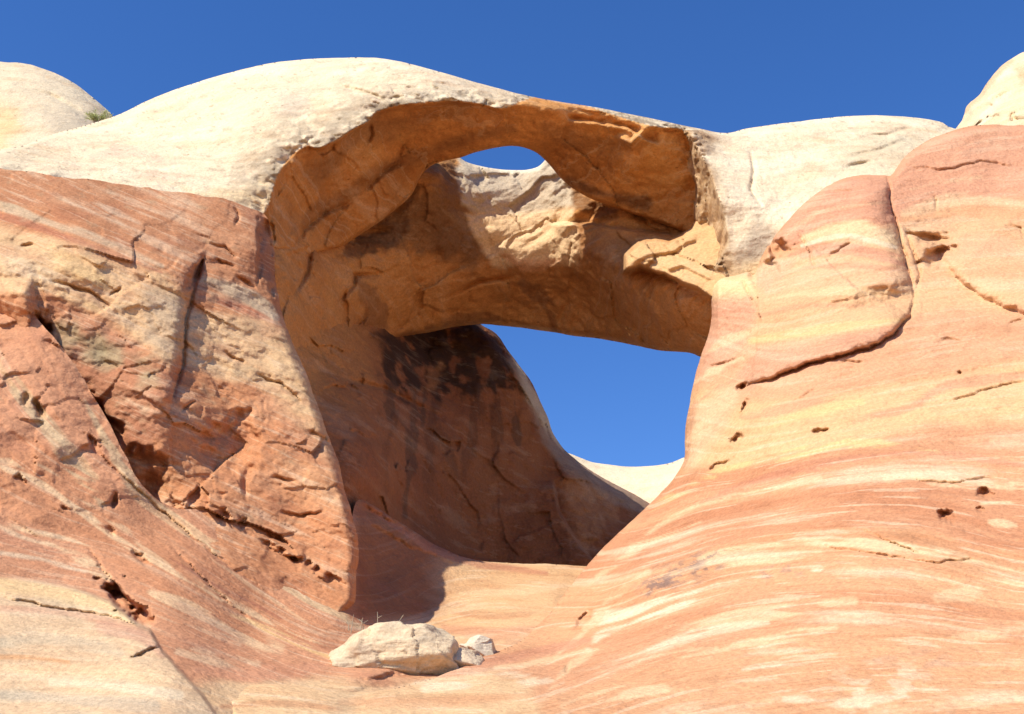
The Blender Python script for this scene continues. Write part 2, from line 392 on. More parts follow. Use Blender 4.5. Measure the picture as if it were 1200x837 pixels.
def arch_disp(x, y, p, s):
    d, _, sd = seg_dist(LIP, x, y, False)
    dc, _, sc = seg_dist([(797,60)] + COL + [(840,420)], x, y, False)
    under = ((sd > 0) & (sc > 0) & (x > 300)).astype(float) * sstep(0, 8, d)
    near = np.exp(-(d / 22.0) ** 2) * (1 - under)
    col = sstep(30, 10, dc) * (sc < 0) * (y > 150)
    v = (0.20 * wn(p, 0.3, 5) + 0.06 * grainlines(p, 0.9, 0.12, 6.0) + 0.05 * facets(p, 0.7, 2.0, 9)) * (1 - under) + near * (0.35 * wn(p, 0.9, 4, gain=0.6) + facets(p, 0.7, 1.2))
    v = v + col * (0.5 * wn(p, 0.8, 4, 3, 0.6) + facets(p, 0.6, 2.2))
    v = v + under * (0.30 * wn(p, 0.22, 5, 20) + 0.12 * wn(p, 0.8, 4, 2, 0.6, True) + facets(p, 0.4, 1.0, 4) + 0.16 * grainlines(p, 0.7, 0.5, 5.0, 5))
    for cr in ([(395,100),(420,106),(440,112),(452,120)], [(410,78),(440,76),(470,80),(486,84)], [(432,140),(436,158),(428,172)], [(880,178),(884,200),(880,222),(892,240)],
               [(1010,160),(1040,158),(1070,148)], [(1000,182),(1030,176),(1062,164)], [(990,196),(1020,190)], [(24,168),(40,160),(80,152)]):
        v = v + crack(x, y, cr, 2.2, 0.35)
    v = v + ledge(x, y, [(660,140),(700,144),(735,150),(755,162),(775,170)], -0.9, 16) * under
    v = v + crack(x, y, [(725,160),(740,168),(752,156),(760,148)], 4, -0.9)
    v = v + crack(x, y, [(345,300),(356,270),(380,250),(410,238)], 3, 0.5) + crack(x, y, [(470,190),(450,200),(430,222)], 3, 0.5)
    return v
def arch_paint(q):
    d, _, sd = seg_dist(LIP, q.x, q.y, False)
    dc, _, sc = seg_dist([(797,60)] + COL + [(840,420)], q.x, q.y, False)
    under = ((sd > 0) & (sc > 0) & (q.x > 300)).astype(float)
    q.mottle(WHITE, 0.7, 0.22, -0.1, 0.5); q.mottle(PALE, 0.45, 0.35, 0.15, 0.7, 30); q.mottle(GREY, 0.30, 0.9, 0.3, 0.8, 60); q.mottle((0.60,0.42,0.28), 0.35, 0.5, 0.2, 0.8, 80)
    # pale pink stains of the left cap, yellow rim above the red rock
    q.stroke([(110,185),(150,178),(190,186)], 7, (0.62,0.40,0.28), 0.45, rag=1.2); q.stroke([(160,205),(210,208)], 5, (0.62,0.40,0.28), 0.4, rag=1.2)
    q.area([(215,222),(315,215),(318,250),(230,234)], YELLOW, 0.5, 8, 6)
    q.area([(325,105),(362,104),(368,128),(345,140),(326,132)], (0.55,0.45,0.33), 0.6, 8, 5)
    # grey lichen skin along the lip
    lipskin = np.exp(-(d / (20.0 + 30 * sstep(470, 390, q.x))) ** 2) * sstep(-0.6, 0.3, q.n2 + 0.5 * q.n1)
    q.blend(0.75 * lipskin * (q.x < 830) * (sd < 0), (0.30, 0.23, 0.15))
    q.blend(0.6 * np.exp(-(d / 9.0) ** 2) * sstep(-0.3, 0.5, q.n2) * (q.x < 830) * (sd < 0), (0.16, 0.11, 0.07))
    for pl, w in (([(60,176),(130,166),(210,158),(290,150)], 2.2), ([(150,150),(220,138),(300,128)], 1.8), ([(30,200),(110,198),(200,204),(280,214)], 2.2), ([(200,120),(270,108),(330,100)], 1.8), ([(90,190),(180,184),(270,190)], 1.5), ([(430,90),(500,94),(570,108)], 1.8),
                  ([(900,180),(960,168),(1030,160)], 2), ([(880,210),(930,204),(990,190)], 1.8), ([(940,160),(1000,152),(1070,150)], 1.6)):
        q.stroke(pl, w, (0.56,0.40,0.25), 0.55, rag=1.2, breaks=0.5)
    q.blend(0.7 * sstep(0.55, 0.8, fbm(q.p[0], q.p[1], q.p[2] * 1.6, 2.2, 3)) * (sd < 0), (0.36, 0.28, 0.18))
    # right saddle
    q.area([(990,170),(1090,150),(1060,190),(1035,205),(985,205)], (0.50,0.42,0.27), 0.55, 14, 8)
    q.area([(885,245),(902,262),(905,290),(888,330),(868,320),(875,285)], (0.26,0.22,0.17), 0.5, 9, 8)
    q.area([(835,322),(905,305),(900,350),(835,350)], YELLOW, 0.55, 10, 5)
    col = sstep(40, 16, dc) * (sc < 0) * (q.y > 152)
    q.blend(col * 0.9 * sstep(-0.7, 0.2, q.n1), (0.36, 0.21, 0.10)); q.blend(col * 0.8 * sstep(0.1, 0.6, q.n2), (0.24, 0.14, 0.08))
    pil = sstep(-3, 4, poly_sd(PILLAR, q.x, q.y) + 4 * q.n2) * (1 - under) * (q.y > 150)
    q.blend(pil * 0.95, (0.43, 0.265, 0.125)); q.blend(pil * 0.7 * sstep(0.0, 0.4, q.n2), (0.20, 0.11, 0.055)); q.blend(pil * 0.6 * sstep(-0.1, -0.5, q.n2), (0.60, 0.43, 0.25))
    # underside
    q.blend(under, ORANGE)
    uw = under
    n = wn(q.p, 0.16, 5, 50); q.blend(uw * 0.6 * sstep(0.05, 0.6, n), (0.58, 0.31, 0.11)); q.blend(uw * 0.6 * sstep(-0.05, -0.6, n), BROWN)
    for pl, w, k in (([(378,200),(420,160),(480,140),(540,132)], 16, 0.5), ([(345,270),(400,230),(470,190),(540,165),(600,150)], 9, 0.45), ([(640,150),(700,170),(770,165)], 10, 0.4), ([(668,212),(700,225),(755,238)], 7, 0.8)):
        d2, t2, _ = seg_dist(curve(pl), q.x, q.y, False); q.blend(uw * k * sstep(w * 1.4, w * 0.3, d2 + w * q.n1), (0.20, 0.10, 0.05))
HOLE_LOW = [(430,270),(458,250),(482,229),(494,205),(510,192),(540,185),(560,178),(600,171),(625,177),(642,191),(660,212),(690,232),(720,243),(760,257),(792,268),(812,276)]
arch_out = curve([(-320,150),(-200,160),(-60,178),(20,172),(60,158),(132,137),(180,115),(230,97),(290,80),(340,71),(400,68),(450,69),(500,80),(560,97),(620,113),(680,123),(740,134),(790,145),(815,150),(850,156),(880,150),(940,142),(1000,136),(1060,137),(1100,142),(1130,152),(1250,150),(1420,150)], 5) \
    + [(1420,260),(1150,260),(1050,300),(960,350),(905,345),(880,338),(850,338),(838,332),(832,318),(818,290)] + curve(HOLE_LOW, 4)[::-1] + [(400,290),(360,300),(316,290),(290,275),(250,268),(130,233),(0,214),(-320,212)]
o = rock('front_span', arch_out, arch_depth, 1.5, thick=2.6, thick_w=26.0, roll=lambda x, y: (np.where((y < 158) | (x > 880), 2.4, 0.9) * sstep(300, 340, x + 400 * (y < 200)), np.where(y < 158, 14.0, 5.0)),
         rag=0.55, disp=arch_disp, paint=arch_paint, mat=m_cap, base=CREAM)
o.parent = arch; o.matrix_parent_inverse = arch_inv
tag(o, 'upper span with a cream top and shaded orange underside')

rear_sp = Spline([(540,190,60.3),(600,198,61.2),(640,190,60.6),(610,250,61.1),(610,306,60.9),(580,290,61.0),(650,296,60.6),(640,250,60.8),(520,230,58),(500,200,57.4),(540,300,60.3),(450,300,58.5),(380,300,55),(350,310,52.2),(330,300,50.4),(325,360,49.8),
    (600,345,64.0),(600,384,66.8),(700,400,64),(700,350,62),(690,300,58.8),(665,315,61),(655,345,63.8),(700,262,58.8),(672,250,59.4),(822,417,56),(840,360,52),(760,330,54.5),(770,270,58.6),(740,400,62),(780,370,55),
    (440,400,61.5),(400,400,57.5),(360,400,53.6),(320,420,49.2),(450,350,60),(520,385,65),(520,340,62),(400,200,62),(480,160,61),(760,200,60),(850,260,60),(330,250,52.5),(500,270,58.8),(860,420,55)], 0.002)
SHELF = [(730,320),(732,298),(748,283),(768,280),(785,284),(800,275),(814,257),(845,250),(862,300),(860,330),(842,352),(815,340),(790,328),(765,318),(750,312)]
def rear_depth(x, y):
    d = rear_sp(x, y)
    s = poly_sd(SHELF, x, y) + 3 * fbm(x / 25, y / 25, 0 * x, 1, 3)
    target = 52.4 - (x - 780) * 0.018 - (y - 300) * 0.035
    d = d + (np.minimum(target, d - 0.5) - d) * sstep(-1.5, 3.5, s)
    # below the shelf the low roof runs back from it
    low = sstep(700, 790, x) * sstep(300, 330, y) * (s < 0)
    return d
def rear_disp(x, y, p, s):
    lit = sstep(-12, 12, poly_sd([(552,190),(645,190),(670,270),(660,318),(600,318),(570,260)], x, y)) 
    v = 0.4 * wn(p, 0.22, 5, 7) * (1 - 0.6 * lit) + (1 - 0.6 * lit) * 0.12 * wn(p, 0.7, 4, 2, 0.6, True) + facets(p, 0.4, 1.0, 2) + 0.16 * grainlines(p, 0.7, 0.55, 5.0, 3)
    v = v + lit * (facets(p, 0.4, 0.6, 8) + 0.05 * wn(p, 0.9, 4, 3, 0.6))
    for pl in ([(565,252),(590,262),(615,258),(650,268),(664,278)], [(575,272),(600,280),(630,284),(650,276)], [(590,292),(620,300),(660,290)], [(570,240),(600,246),(630,236),(660,240)], [(600,310),(640,312)]):
        v = v + ledge(x, y, pl, 0.10, 10, 4.0)
    sh = sstep(-4, 6, poly_sd(SHELF, x, y))
    v = v * (1 - 0.7 * sh) + sh * (facets(p, 0.32, 2.2, 3))
    for pl in ([(735,312),(760,300),(790,296),(815,306),(835,318)], [(780,318),(800,312),(835,330)], [(785,300),(805,285),(818,282)]):
        v = v + ledge(x, y, pl, 0.35, 12)
    for pl in ([(398,355),(405,345),(415,335),(416,322),(440,322)], [(365,290),(360,320),(345,345)], [(430,370),(410,400),(395,420)], [(520,350),(560,330),(600,325)], [(380,255),(400,245),(425,228)]):
        v = v + crack(x, y, pl, 2.6, 0.7)
    v = v + ledge(x, y, [(640,262),(690,262),(740,270),(800,278)], -1.2, 14)
    v = v + ledge(x, y, [(330,300),(420,270),(470,265)], 0.5, 20)
    return v
def rear_paint(q):
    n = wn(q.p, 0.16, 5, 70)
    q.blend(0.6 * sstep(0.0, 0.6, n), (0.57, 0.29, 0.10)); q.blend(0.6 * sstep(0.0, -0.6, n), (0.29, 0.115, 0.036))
    q.area([(500,195),(555,190),(560,240),(590,290),(560,320),(500,290),(430,290),(420,272),(480,245)], (0.17,0.09,0.045), 0.75, 16, 16)  # wall in shade beside the sunlit patch, painted darker
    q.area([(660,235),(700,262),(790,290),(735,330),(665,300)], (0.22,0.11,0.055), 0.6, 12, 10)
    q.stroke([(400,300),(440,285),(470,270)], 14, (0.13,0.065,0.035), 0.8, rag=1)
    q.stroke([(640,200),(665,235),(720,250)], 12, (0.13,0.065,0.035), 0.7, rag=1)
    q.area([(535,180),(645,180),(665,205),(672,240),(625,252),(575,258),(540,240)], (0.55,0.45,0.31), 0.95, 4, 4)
    q.area([(546,250),(625,250),(674,242),(678,312),(575,316)], (0.72,0.51,0.29), 0.95, 4, 4)  # grey-tan and cream rock, painted brighter over the sunlit patch
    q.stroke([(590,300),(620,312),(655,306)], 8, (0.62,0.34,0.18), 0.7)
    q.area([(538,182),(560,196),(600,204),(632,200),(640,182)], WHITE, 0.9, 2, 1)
    q.area(SHELF, (0.60,0.37,0.17), 0.95, 5, 3)
    q.area([(690,300),(735,330),(840,345),(850,430),(700,405),(600,385),(560,330)], (0.52,0.27,0.10), 0.5, 20, 16)
    for pl, w in (([(612,330),(640,360),(650,388)], 6), ([(420,330),(440,370),(430,400)], 9), ([(500,385),(540,372),(600,376)], 5)):
        q.stroke(pl, w, (0.20,0.09,0.04), 0.55, rag=1.3)
rear_out = [(292,250),(330,230),(400,200),(470,176),(520,180)] + curve([(538,184),(545,189),(556,193),(575,197),(600,199.5),(618,199),(631,195),(640,186)], 4) + [(660,180),(720,205),(790,225),(850,245),(866,275)] \
    + [(868,300),(866,330),(866,360),(880,425)] + curve([(860,428),(822,419),(812,415),(800,413),(775,411),(750,406),(725,401),(700,397),(675,394),(650,390),(625,386),(600,383),(580,381),(560,380),(530,384),(508,389),(480,393),(455,401),(440,407)], 3) + [(420,416),(395,430),(360,452),(300,460),(292,300)]
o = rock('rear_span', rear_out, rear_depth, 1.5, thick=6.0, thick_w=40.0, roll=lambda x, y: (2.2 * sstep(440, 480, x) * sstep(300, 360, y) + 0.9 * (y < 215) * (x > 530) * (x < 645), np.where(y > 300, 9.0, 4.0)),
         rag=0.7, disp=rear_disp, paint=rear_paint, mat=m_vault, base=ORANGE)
o.parent = arch; o.matrix_parent_inverse = arch_inv
tag(o, 'lower span in shade with a sunlit patch under the skylight hole')

# ------------------------------------------------------------------ shaded fin closing the alcove
fin_sp = Spline([(570,390,69.2),(500,390,67.5),(500,450,64.5),(440,450,57.5),(440,400,60),(400,480,52),(380,430,54),(350,430,51),(420,560,49.5),(430,690,46.5),(450,600,54),(500,600,60),(600,450,68.8),(625,470,70.2),(600,500,68.5),(600,600,66.5),
    (650,650,66.5),(560,655,64),(530,640,62),(670,540,72.5),(690,560,73),(755,590,77),(700,620,69.5),(750,660,69),(480,690,48.5),(560,720,62),(700,720,65),(350,560,47),(350,660,45)], 0.003)
def fin_disp(x, y, p, s):
    v = 0.4 * wn(p, 0.2, 5, 31) + 0.12 * wn(p, 0.7, 4, 2, 0.6, True) + facets(p, 0.4, 0.9, 6) + 0.12 * grainlines(p, 0.7, 1.2, 4.0, 8)
    v = v + ledge(x, y, [(648,560),(655,600),(680,640),(700,662)], -1.8, 30) - 0.9 * np.exp(-(((x - 672) / 26) ** 2 + ((y - 565) / 22) ** 2))
    v = v + crack(x, y, [(405,445),(450,455),(520,490)], 3, 0.6) + ledge(x, y, [(420,588),(470,616),(530,650),(600,660)], -0.8, 14)
    return v
def fin_paint(q):
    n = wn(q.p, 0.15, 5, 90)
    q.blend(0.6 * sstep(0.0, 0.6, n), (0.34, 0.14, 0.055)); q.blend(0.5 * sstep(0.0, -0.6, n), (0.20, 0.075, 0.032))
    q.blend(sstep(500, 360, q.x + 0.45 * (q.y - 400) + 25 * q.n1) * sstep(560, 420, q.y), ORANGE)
    # desert varnish curtain under the roof
    q.area([(448,395),(560,380),(590,410),(610,450),(600,470),(560,455),(535,480),(500,490),(470,470),(452,440)], (0.07,0.036,0.020), 0.0, 12, 14)
    vs = fbm(q.p[0] * 1.3, q.p[1] * 0.2, q.p[2] * 0.22, 1.0, 4); vm = fbm(q.p[0] * 0.9, q.p[1] * 0.5, q.p[2] * 0.7, 1.0, 5)
    top = poly_sd([(446,392),(500,375),(560,370),(584,395),(606,430),(612,462),(590,478),(560,452),(530,462),(500,470),(470,462),(452,440)], q.x, q.y)
    q.blend(0.95 * sstep(-10, 10, top + 16 * vm + 6 * vs) * sstep(-0.55, -0.05, vm + 0.5 * vs + 0.012 * (425 - q.y)), (0.055, 0.028, 0.016))
    q.blend(0.45 * sstep(0.1, 0.5, vs) * sstep(640, 470, q.y + 40 * vm) * sstep(440, 455, q.x) * sstep(625, 590, q.x), (0.07, 0.035, 0.02))
    q.area([(500,432),(516,430),(514,462),(498,458)], (0.40,0.18,0.07), 0.6, 4, 7)
    for pl, w in (([(486,455),(483,530),(474,605)], 6), ([(462,440),(456,490)], 5), ([(497,460),(495,500)], 3), ([(603,470),(607,520)], 4), ([(560,450),(562,490)], 3)):
        q.stroke(pl, w, VARNISH, 0.6, rag=1.2)
    q.area([(598,418),(612,436),(640,490),(665,530),(760,585),(760,600),(720,590),(660,552),(640,520),(618,474)], GREY, 0.6, 6, 5)
    q.area([(605,425),(640,480),(660,528),(640,505),(618,470)], CREAM, 0.6, 3, 2)  # grey and cream sliver: the fin's sunlit rim painted paler
    q.area([(655,560),(690,565),(720,600),(690,650),(665,610)], (0.48,0.23,0.10), 0.6, 12, 8)
fin_out = [(300,380),(420,350),(545,350)] + curve([(556,374),(566,382),(582,392),(595,410),(604,422),(613,434),(624,450),(634,472),(641,488),(647,505),(656,520),(665,531),(677,541),(690,550),(712,563),(735,575),(757,588),(775,600)], 3) + [(775,720),(700,740),(420,760),(330,700),(300,500)]
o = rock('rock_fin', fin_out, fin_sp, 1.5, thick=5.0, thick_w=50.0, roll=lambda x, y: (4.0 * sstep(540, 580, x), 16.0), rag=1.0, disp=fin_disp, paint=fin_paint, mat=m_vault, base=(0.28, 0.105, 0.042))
tag(o, 'dark shaded rock fin with black varnish streaks closing the back of the alcove', 'rock fin')

# ------------------------------------------------------------------ left buttress
but_sp = Spline([(-300,200,40),(-300,350,40),(0,200,45.2),(0,250,43.3),(0,320,41),(60,205,45.8),(100,300,42),(100,400,40.6),(60,430,41),(0,420,42),(-300,450,42),(100,470,40.4),(140,530,39.6),(180,590,39.2),(130,214,46.3),(190,222,47),(200,300,44),(200,400,41.4),(200,500,39),(250,232,47.4),(250,300,45.2),(250,400,42.8),(250,500,40.8),
    (300,300,46.3),(316,252,48.6),(322,320,47),(340,400,44.6),(300,400,43.6),(300,500,41.3),(300,600,39.4),(200,580,39),(160,540,39),(370,480,43),(395,540,42),(370,560,41),(415,640,40.2),(370,640,39.6),(418,690,39),(380,690,38.4),(290,245,48),(350,720,37),(220,640,36)], 0.002)
def but_disp(x, y, p, s):
    up = sstep(300, 340, y + 0.0 * x)
    v = 0.42 * wn(p, 0.2, 4, 12) * (0.35 + 0.65 * sstep(230, 300, y)) + (facets(p, 0.3, 1.3, 1) + facets(p, 0.9, 1.3, 5)) * (0.15 + 0.33 * sstep(250, 330, y))
    v = v + 0.09 * wn(p, 1.5, 4, 4, 0.6) * sstep(240, 330, y) + 0.10 * grainlines(p, 0.9, -0.3, 5.0) * sstep(220, 300, y)
    x, y = jig(x, y, 2.5, 14)
    # the crack: the block on its left stands forward
    v = v + brow(x, y, [(246,280),(237,310),(224,345),(217,380),(214,425),(206,458),(192,505)], 0.95, 6, 80, 1) + crack(x, y, [(238,300),(228,335),(218,380),(214,425),(204,465)], 2.2, 0.5) + pocket(x, y, 231, 318, 7, 22, 0.9, 0.35)
    v = v + brow(x, y, [(36,320),(46,365),(56,398),(60,430)], 1.4, 7, 50, 1)
    v = v + pocket(x, y, 48, 388, 14, 26, 1.3, -0.3)
    # hollows under the overhang
    v = v + pocket(x, y, 275, 520, 34, 48, 0.8, 0.3) + pocket(x, y, 170, 555, 26, 45, 0.9, -0.5) + pocket(x, y, 118, 495, 40, 20, 1.2, 0.7) + pocket(x, y, 315, 295, 14, 50, 1.2, -0.1)
    for cx, cy, rx, ry in ((180,572,14,20), (228,583,8,15), (262,602,14,7), (285,612,8,7), (318,640,12,5), (345,655,6,5), (362,660,5,4), (372,668,5,5), (390,680,16,8), (205,590,9,8), (326,632,20,4), (330,645,8,4)):
        v = v + pocket(x, y, cx, cy, rx, ry, 0.42, 0.5)
    for pl in ([(245,285),(262,290),(275,300)], [(255,305),(275,312)], [(278,325),(300,338)], [(25,290),(40,284)], [(130,345),(142,338)], [(215,480),(228,470)], [(360,505),(380,515),(400,530)],
               [(275,245),(280,255),(277,265)], [(320,560),(345,565)], [(330,600),(350,605),(380,600)], [(265,415),(285,425)], [(300,440),(330,450),(352,470)], [(60,330),(100,340),(130,360)]):
        v = v + crack(x, y, pl, 1.8, 0.35)
    v = v + ledge(x, y, [(312,640),(335,650),(357,655)], 0.8, 8)
    return v
def but_paint(q):
    q.c[:] = np.array((0.48, 0.215, 0.098))
    q.area([(-300,195),(-20,190),(60,205),(130,214),(250,232),(320,256),(335,330),(350,360),(240,322),(190,300),(120,275),(60,245),(-300,235)], (0.44,0.20,0.095), 1, 8, 5)
    # pale and tan beds of the left block
    q.area([(-300,262),(0,262),(60,282),(110,296),(190,320),(226,345),(214,410),(200,435),(165,405),(110,370),(60,345),(-300,310)], (0.60,0.39,0.20), 0.9, 7, 6)
    q.area([(65,300),(120,318),(130,350),(110,365),(70,340)], YELLOW, 0.55, 12, 8)
    q.area([(165,325),(215,345),(212,400),(195,420),(168,400)], (0.46,0.33,0.20), 0.75, 9, 8)
    q.stroke([(-100,226),(0,240),(60,262),(120,283),(190,312)], 6, (0.50,0.36,0.22), 0.9, rag=0.5)
    q.stroke([(-60,242),(20,258),(100,285),(190,320)], 4, (0.40,0.16,0.085), 0.8)
    q.stroke([(75,235),(110,246),(160,265)], 6, (0.62,0.44,0.28), 0.75, rag=1.1, breaks=0.3)
    q.stroke([(0,295),(60,325),(115,355),(160,385)], 5, (0.60,0.42,0.24), 0.7, rag=0.8)
    # right block
    q.stroke([(238,328),(262,336),(300,352),(322,372)], 9, (0.47,0.34,0.21), 0.95, rag=0.4)
    q.stroke([(236,346),(270,356),(320,378)], 5, (0.42,0.17,0.09), 0.9, rag=0.4)
    q.area([(222,362),(290,372),(335,385),(362,430),(385,490),(350,480),(300,448),(255,440),(216,428)], (0.58,0.38,0.20), 0.9, 7, 6)
    q.area([(310,390),(345,400),(390,500),(400,560),(370,530),(330,470)], (0.54,0.35,0.18), 0.75, 12, 10)
    q.area([(330,520),(400,560),(415,600),(370,590),(320,560)], (0.50,0.27,0.13), 0.5, 14, 10)
    # left rubble face
    q.area([(60,350),(120,375),(210,440),(200,490),(170,560),(120,490),(60,420)], (0.38,0.17,0.09), 0.8, 12, 10)
    for cx, cy in ((78,390),(110,405),(172,445),(165,425),(130,420)): q.area([(cx-14,cy-9),(cx+12,cy-11),(cx+15,cy+8),(cx-10,cy+12)], (0.34,0.27,0.15), 0.75, 8, 9)
    q.mottle((0.34,0.14,0.075), 0.4, 0.5, 0.1, 0.7, 15); q.mottle((0.52,0.27,0.14), 0.5, 0.45, 0.1, 0.7, 33); q.mottle((0.40,0.31,0.18), 0.35, 1.1, 0.35, 0.9, 44)
    q.area([(285,238),(318,250),(326,330),(308,320),(300,280)], (0.30,0.15,0.10), 0.5, 10, 8)
but_out = [(-320,190)] + curve([(-200,186),(0,197),(60,206),(130,215),(190,222),(250,232),(295,243),(314,254),(319,275),(320,300),(323,330),(330,365),(345,405),(362,445),(378,488),(392,533),(405,575),(416,615),(420,650),(419,680),(416,706)], 4) + [(400,730),(330,720),(240,690),(170,650),(100,560),(20,460),(-320,360)]
but_depth = lambda x, y: but_sp(x, y) - 0.9 - 0.6 * sstep(160, 60, x) - 0.9 * sstep(330, 420, x) * sstep(350, 600, y)
o = rock('rock_buttress', but_out, but_depth, 1.5, thick=6.0, thick_w=22.0, roll=lambda x, y: (1.8 * sstep(255, 330, y) * sstep(280, 320, x), 12.0), rag=2.6, disp=but_disp, paint=but_paint, mat=m_red, base=RED,
         flow=lambda x, y, p: ((y - 0.42 * x) / 150.0, x / 160.0, 0.8 + 0 * x))
tag(o, 'craggy red buttress with tan beds and a vertical crack, left leg of the arch', 'rock buttress')

# ------------------------------------------------------------------ slickrock ground: ramp, alcove floor, foreground
gr_sp = Spline([(-400,200,42),(-400,400,36),(-400,700,25),(-400,1000,14),(0,315,40.3),(0,400,38),(0,500,35),(0,600,32.8),(0,700,29),(0,837,24.2),(60,400,38),(100,480,37),(150,560,36),(190,600,36.6),(100,600,34.6),(100,700,30.2),(100,837,24),
    (250,620,37),(300,650,37.6),(360,680,38.2),(415,706,38.6),(445,728,39.2),(200,700,31),(200,780,26.2),(300,740,32.5),(300,800,27.5),(400,760,33),(300,837,25.5),(440,800,29),(450,837,26.5),(430,690,43.5),(425,600,48.5),(470,690,46),(500,730,42.6),(470,618,51),
    (530,650,54),(530,700,48),(600,661,56.5),(680,664,57),(600,700,47),(600,740,39),(560,770,34.5),(650,700,46),(640,750,37.5),(660,790,31),(600,837,26.5),(700,837,26.2),(760,640,54),(800,720,40),(900,760,33),(1000,837,27),(1200,837,26),(1000,700,36),(1200,650,37),(900,600,48),
    (500,770,34),(520,800,30),(100,1000,15),(500,1000,16),(900,1000,17.5),(1300,1000,17.5),(1500,700,32)], 0.002)
SLAB = [(-350,640),(-40,668),(0,676),(40,680),(90,690),(130,705),(160,730),(176,738),(190,762),(215,790),(238,815),(262,850),(330,960),(350,1010),(-350,1010)]
def gr_depth(x, y):
    d = gr_sp(x, y)
    s = poly_sd(SLAB, x, y)
    return d - 1.1 * sstep(-1.5, 2.5, s) * sstep(-200, 120, x + 2.2 * (y - 700))
def gr_disp(x, y, p, s):
    x, y = jig(x, y, 2.2, 13, 5.0)
    s_ = gflow(x, y) + 0.03 * wn(p, 0.4, 3)
    v = 0.22 * wn(p, 0.16, 4, 3) + 0.05 * wn(p, 1.2, 4, 3) + 0.06 * fbm(s_ * 9, x / 260, x * 0 + 1.5, 1.0, 3, 0.6)
    rough = sstep(0.0, 1.0, sstep(330, 200, x) * sstep(700, 560, y + 0.25 * x))
    v = v + rough * (0.22 * wn(p, 0.7, 4, 8) + facets(p, 0.8, 1.0, 4)) + 0.04 * facets(p, 1.2, 2.0, 2)
    # dark clefts and holes of the ramp
    for cx, cy, rx, ry, a, dp in ((140,700,30,10,0.75,1.5), (165,722,18,12,0.75,1.4), (30,468,5,8,0.6,0.4), (134,588,5,11,0.2,0.45), (110,520,5,15,-0.7,0.45), (75,596,6,3,0.3,0.3), (130,622,4,8,-0.7,0.3),
                              (165,655,14,5,0.7,0.5), (22,560,8,4,0.5,0.4), (170,765,26,3,-0.3,0.3), (45,480,6,14,-0.5,0.7), (1040,700,1,1,0,0)):
        v = v + pocket(x, y, cx, cy, rx, ry, dp, a)
    for pl in ([(105,645),(130,680),(150,705),(178,738)], [(110,528),(190,600),(250,650),(330,705)], 
               [(0,700),(60,712),(130,722),(176,740)], [(200,640),(260,700),(300,735)], [(640,780),(680,770),(700,760)]):
        v = v + crack(x, y, pl, 1.6, 0.28)
    v = v + ledge(x, y, [(420,588),(470,616),(530,650)], 0.6, 10) * (x > 420)
    v = v + ledge(x, y, [(430,610),(480,640),(540,662)], 0.5, 8)
    # the boulder's hollow
    v = v + pocket(x, y, 475, 800, 70, 20, 0.8, -0.15)
    return v
def foot_paint(q):
    q.area([(575,770),(640,735),(700,800),(690,1010),(545,1010),(550,800)], (0.61,0.37,0.20), 0.9, 30, 14)
